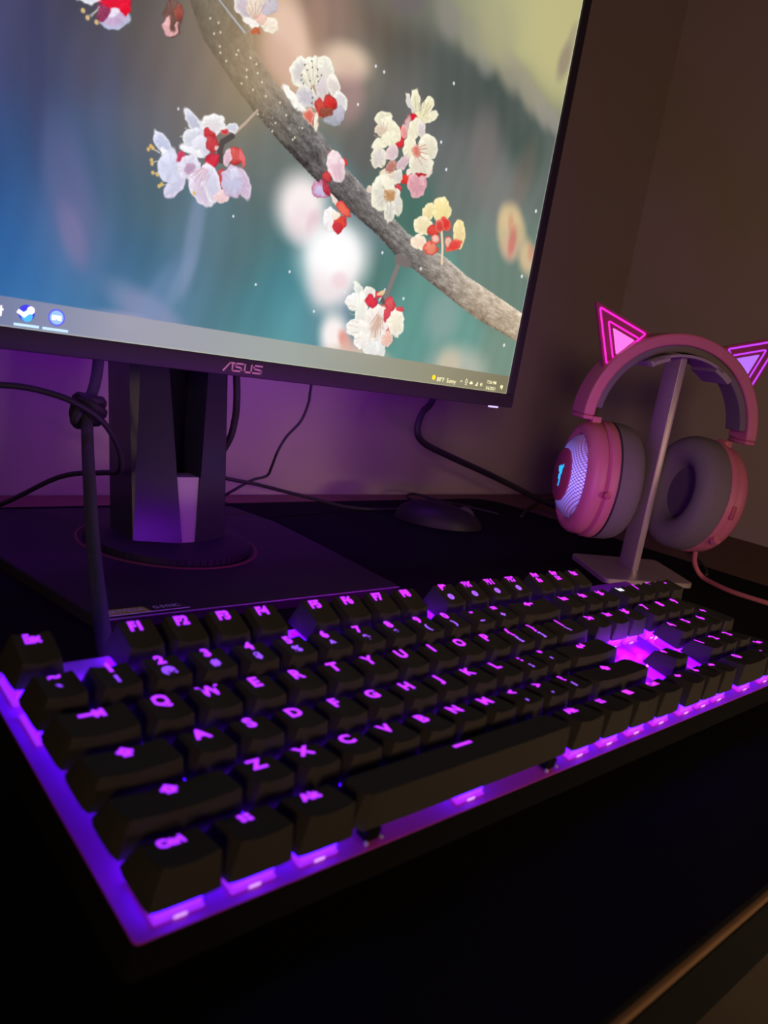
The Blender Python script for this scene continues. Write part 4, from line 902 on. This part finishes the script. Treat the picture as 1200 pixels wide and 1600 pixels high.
# mouse lying on the mat behind the keyboard
ms = root('mouse', 'black computer mouse lying in the dark on the mat right of the monitor stand', 'mouse', (.556, .405, 0), (0, 0, R(-38)))
gv = []; gf = []; n1, n2 = 24, 10
for j in range(n2 + 1):
    ph = math.pi / 2 * j / n2
    for i in range(n1):
        a = 2 * math.pi * i / n1; rx, ry = .048, .027 * (1 - .10 * math.cos(a * 2))
        gv.append((rx * math.cos(a) * math.cos(ph) ** .75, ry * math.sin(a) * math.cos(ph) ** .6, .001 + .022 * math.sin(ph) * (1 - .18 * math.cos(a) * math.cos(ph))))
for j in range(n2):
    for i in range(n1):
        k = (i + 1) % n1; gf.append((j * n1 + i, j * n1 + k, (j + 1) * n1 + k, (j + 1) * n1 + i))
gf.append(tuple(range(n1))[::-1])
MB().add(gv, gf).build('shell', MOUSE_M, ms)
MB().lathe([(.001, -.003), (.011, -.003), (.011, .003), (.001, .003)], 20, axis='y', c=(.026, 0, .012)).build('scroll_wheel', RUBBER, ms)

# ------------------------------------------------------------------ headset stand
HX, HY = .634, .219
YAW = R(-36)
st_yaw = R(-28)
hs = root('headset_stand', 'silver metal headset stand with a flat post and a square foot', 'headset stand', (HX, HY, 0), (0, 0, st_yaw))
def to_local(x, y, yaw):
    dx, dy = x - HX, y - HY; c_, s_ = math.cos(-yaw), math.sin(-yaw); return (dx * c_ - dy * s_, dx * s_ + dy * c_)
foot = [to_local(x, y, st_yaw) for x, y in ((.5610, .2029), (.6559, .1631), (.7069, .2316), (.6119, .2738))]
MB().prism(round_poly(foot, .008, 6), 0.0, .0045, .0006).build('foot', ALU, hs)
v, f = loft([(-.0135, -.0035), (.0135, -.0035), (.0135, .0035), (-.0135, .0035)], [(-.0125, -.0025), (.0125, -.0025), (.0125, .0045), (-.0125, .0045)], .0045, .2085)
# the post stands edge-on to the long axis of the headset
pst = MB(); pst.box((-.0035, -.0085, .0040), (.0035, .0165, .2095), .0009)
pst.build('post', ALU, hs)
sd = MB()
def arc_band(mb, r0, r1, a0, a1, y0, y1, cz, n=24, cx=0.0, tilt=None):
    v = []; f = []
    for i in range(n + 1):
        a = a0 + (a1 - a0) * i / n; c_, s_ = math.cos(a), math.sin(a)
        for r_, y in ((r0, y0), (r1, y0), (r1, y1), (r0, y1)): v.append((cx + r_ * c_, y, cz + r_ * s_))
    for i in range(n):
        for k in range(4):
            j = (k + 1) % 4; f.append((i * 4 + k, i * 4 + j, i * 4 + 4 + j, i * 4 + 4 + k))
    f.append((0, 1, 2, 3)); f.append((n * 4 + 3, n * 4 + 2, n * 4 + 1, n * 4))
    return mb.add(v, f)
dy_ = st_yaw - YAW
arc_band(sd, .0650, .0674, R(60), R(122), -.0235, .0235, .144)
arc_band(sd, .0620, .0672, R(50), R(66), -.0235, .0235, .144, 8)
arc_band(sd, .0620, .0672, R(108), R(124), -.0235, .0235, .144, 8)
so = sd.build('saddle', mat('saddle_grey', (.36, .30, .36), .5, noise=.04, nscale=400), hs)
so.rotation_euler = (0, 0, -dy_)

# ------------------------------------------------------------------ headset
hd = root('headset', 'pink over-ear headset with glowing cat ears hanging on the silver stand', 'headset', (HX, HY, .0), (0, 0, YAW))
CZ = .144
bd = MB(); arc_band(bd, .0755, .0860, R(0), R(180), -.0165, .0165, CZ, 60)
for s in (-1, 1):
    bd.box((min(s * .0755, s * .0860), -.0165, CZ - .004), (max(s * .0755, s * .0860), .0165, CZ), 0)
hb = bd.build('headband', PINK, hd); 
m_ = hb.modifiers.new('soft_edges', 'BEVEL'); m_.width = .0018; m_.segments = 3; m_.limit_method = 'ANGLE'; m_.angle_limit = R(40)
cu = MB(); arc_band(cu, .0690, .0757, R(6), R(174), -.0135, .0135, CZ, 60)
hc = cu.build('headband_cushion', CUSHION, hd)
m_ = hc.modifiers.new('soft_edges', 'BEVEL'); m_.width = .0015; m_.segments = 3; m_.limit_method = 'ANGLE'; m_.angle_limit = R(40)

def grille_mat(strength):
    name = 'pink_grille_%d' % int(strength * 10)
    m = bpy.data.materials.new(name); m.use_nodes = True; nt = m.node_tree; b = nt.nodes['Principled BSDF']
    tc = nt.nodes.new('ShaderNodeTexCoord'); vo = nt.nodes.new('ShaderNodeTexVoronoi'); vo.inputs['Scale'].default_value = 420; vo.inputs['Randomness'].default_value = 0.0
    mp = nt.nodes.new('ShaderNodeMapping'); mp.inputs['Rotation'].default_value = (R(45), 0, 0); mp.inputs['Scale'].default_value = (0.0, 1, 1)
    nt.links.new(tc.outputs['Object'], mp.inputs[0]); nt.links.new(mp.outputs[0], vo.inputs['Vector'])
    r = nt.nodes.new('ShaderNodeValToRGB'); r.color_ramp.elements[0].position = .30; r.color_ramp.elements[1].position = .46
    r.color_ramp.elements[0].color = (1, 1, 1, 1); r.color_ramp.elements[1].color = (.12, .12, .12, 1)
    nt.links.new(vo.outputs['Distance'], r.inputs[0])
    mul = nt.nodes.new('ShaderNodeMath'); mul.operation = 'MULTIPLY'; mul.inputs[1].default_value = strength
    nt.links.new(r.outputs[0], mul.inputs[0]); sx = nt.nodes.new('ShaderNodeSeparateXYZ'); nt.links.new(tc.outputs['Object'], sx.inputs[0])
    ab = nt.nodes.new('ShaderNodeMath'); ab.operation = 'ABSOLUTE'; nt.links.new(sx.outputs[2], ab.inputs[0])
    mr = nt.nodes.new('ShaderNodeMapRange'); mr.inputs[1].default_value = .006; mr.inputs[2].default_value = .034; mr.inputs[3].default_value = 1.0; mr.inputs[4].default_value = .12
    nt.links.new(ab.outputs[0], mr.inputs[0])
    m2 = nt.nodes.new('ShaderNodeMath'); m2.operation = 'MULTIPLY'; nt.links.new(mul.outputs[0], m2.inputs[0]); nt.links.new(mr.outputs[0], m2.inputs[1])
    nt.links.new(m2.outputs[0], b.inputs['Emission Strength'])
    b.inputs['Emission Color'].default_value = (.20, .22, 1.0, 1)
    b.inputs['Base Color'].default_value = (.62, .28, .42, 1); b.inputs['Roughness'].default_value = .5
    return m
GR = {-1: grille_mat(1.7), 1: grille_mat(1.0)}
BLUE_LOGO = glow('emblem_blue', (30, 170, 255), 1.3)
emblem = [([(-1.0, .95), (-.72, .55), (-.35, .40)], .42), ([(-.30, 1.15), (-.22, .75), (-.05, .45)], .42), ([(.95, 1.35), (.40, 1.05), (.45, .45), (.30, .20), (-.35, -.25)], .46),
          ([(-.05, .45), (.1, .2)], .6), ([(-.35, -.25), (-.30, -.55), (.25, -.45)], .42), ([(.25, -.45), (.22, -1.0), (.10, -1.6)], .36)]
def cup(sgn, yaw, tilt):
    """ear cup; sgn -1 is the one nearest the monitor. x points outwards from the head"""
    e = bpy.data.objects.new('ear_cup', None); COL.objects.link(e); e.parent = hd; e.empty_display_size = .01
    e.location = ((-.046, 0, .0850) if sgn < 0 else (.041, 0, .0850)); e.rotation_euler = (0, tilt, yaw)
    sc_ = (.86, 1.04)
    def L(prof, n=56): return MB().lathe([(r, sgn * x) for r, x in prof], n, axis='x', sc=sc_)
    # padded ring
    pad = []
    for k in range(15):
        a = math.pi * (k / 14); pad.append((.0385 + .0145 * math.cos(math.pi - a) * -1, .003 - .0225 * math.sin(a)))
    pad = [(.0535, .004)] + [(.0385 + .0148 * math.cos(math.pi * k / 14), .001 - .0235 * math.sin(math.pi * k / 14) ** .7) for k in range(15)] + [(.0237, .004)]
    L(pad).build('ear_cushion', CUSHION, e, sharp=60)
    L([(.0, -.0065), (.0245, -.0065), (.0245, -.004), (.0, -.004)]).build('speaker_cloth', CUSHION_IN, e)
    L([(.0, .003), (.0520, .003), (.0530, .0045), (.0520, .006), (.0, .006)]).build('seam_ring', DARKSEAM, e)
    L([(.0, .0055), (.0522, .0055), (.0535, .0070), (.0530, .0140), (.0490, .0165), (.0, .0165)]).build('inner_shell', PINK, e, sharp=50)
    L([(.0, .0160), (.0495, .0160), (.0515, .0180), (.0510, .0260), (.0480, .0310), (.0420, .0335), (.0398, .0325), (.0393, .0290), (.0, .0290)]).build('outer_shell', PINK, e, sharp=50)
    L([(.0, .0288), (.0385, .0288), (.0370, .0325), (.0325, .0372), (.0255, .0408), (.0235, .0415), (.0, .0415)]).build('grille', GR[sgn], e, sharp=60)
    L([(.0, .0410), (.0240, .0410), (.0242, .0428), (.0225, .0438), (.0, .0440)]).build('cap', PINK_DEEP, e)
    v = []; f = []
    for pts, w in emblem:
        sg, fg = stroke_geo([[(p[0] * 4.6, p[1] * 6.4) for p in pts]], w * 7.0)
        nb_ = len(v); v += [(sgn * .0442, (-q[0] if sgn < 0 else q[0]), q[1]) for q in sg]; f += [tuple(i + nb_ for i in g) for g in fg]
    mesh_from('emblem', v, f, BLUE_LOGO, e)
    # yoke and slider up to the band
    y = MB(); y.box((-.0045 + sgn * .022, -.0065, .030), (.0045 + sgn * .022, .0065, .0585), .0015)
    y.build('slider', PINK, e)
    return e
cl_ = cup(-1, R(0), R(0))
cr_ = cup(1, R(14), R(7))
# round knob and buttons on the rims
kb1 = MB(); kb1.lathe([(.0, .0), (.0034, .0), (.0032, .0030), (.0, .0036)], 18, axis='y'); o = kb1.build('knob', PINK_DEEP, cl_); o.location = (-.0145, -.0455, -.0075); o.rotation_euler = (0, 0, R(180))
kb2 = MB(); kb2.lathe([(.0, .0), (.0042, .0), (.0040, .0050), (.0, .0056)], 20, axis='y'); o = kb2.build('microphone_knob', PINK, cr_); o.location = (.0120, -.0370, -.0360); o.rotation_euler = (R(35), 0, R(180))
MB().box((.0120, -.0470, -.012), (.0170, -.0440, .001), .0008).build('volume_wheel', PINK_DEEP, cr_)

# cat ears: hollow triangular frames with light lines round them and a lit core
NEON_L = mat('magenta_light', (.05, .0, .05), .4, emit=(1.0, .02, .62), strength=1.25)
NEON_R = mat('violet_light', (.05, .0, .05), .4, emit=(.52, .05, 1.0), strength=1.25)
CORE_L = mat('magenta_core', (.05, .0, .05), .4, emit=(1.0, .19, .80), strength=1.1)
CORE_R = mat('violet_core', (.05, .0, .05), .4, emit=(.46, .16, 1.0), strength=1.1)
EARBODY = mat('ear_plastic', (.42, .05, .16), .4)
for sgn, neon, core in ((-1, NEON_L, CORE_L), (1, NEON_R, CORE_R)):
    e = bpy.data.objects.new('cat_ear', None); COL.objects.link(e); e.parent = hd; e.empty_display_size = .01
    e.location = (sgn * .055, 0, .207); ox, oz = -sgn * .055, -.207
    e['label'] = 'cat ear with magenta light lines' if sgn < 0 else 'cat ear with violet light lines'
    tip, low, top = (sgn * .0895, .2400), (sgn * .0715, .1905), (sgn * .0400, .2235)
    ctr = ((tip[0] + low[0] + top[0]) / 3, (tip[1] + low[1] + top[1]) / 3)
    def sc3(k, P=(tip, low, top)): return [(ctr[0] + (p[0] - ctr[0]) * k, ctr[1] + (p[1] - ctr[1]) * k) for p in P]
    outer = round_poly(sc3(1.18), .003, 4)
    def plate(poly, y0, y1):
        n_ = len(poly); v = [(x + ox, y0, z + oz) for x, z in poly] + [(x + ox, y1, z + oz) for x, z in poly]
        f = [(i, (i + 1) % n_, n_ + (i + 1) % n_, n_ + i) for i in range(n_)] + [tuple(range(n_))[::-1], tuple(range(n_, 2 * n_))]
        return MB().add(v, f)
    plate(outer, -.0076, -.0030).build('ear_shell', EARBODY, e, smooth=False)
    def line(P, r, y, close=True):
        pts = round_poly(P, .0022, 4)
        if close: pts = pts + [pts[0], pts[1]]
        return MB().tube([(x + ox, y, z + oz) for x, z in pts], r, n=8, smooth=False)
    line(sc3(.97), .00085, -.0078).build('outline_light', neon, e)
    mid = [(low[0] * .06 + tip[0] * .0 + q[0] * .94, q[1]) for q in sc3(.66)]
    sh_ = [(x - (tip[0] - ctr[0]) * .16, z - (tip[1] - ctr[1]) * .16) for x, z in sc3(.66)]
    line(sh_, .0008, -.0078).build('inner_outline_light', neon, e)
    co_ = [(x - (tip[0] - ctr[0]) * .20, z - (tip[1] - ctr[1]) * .20) for x, z in sc3(.46)]
    plate(round_poly(co_, .0012, 3), -.0082, -.0070).build('lit_core', core, e, smooth=False)
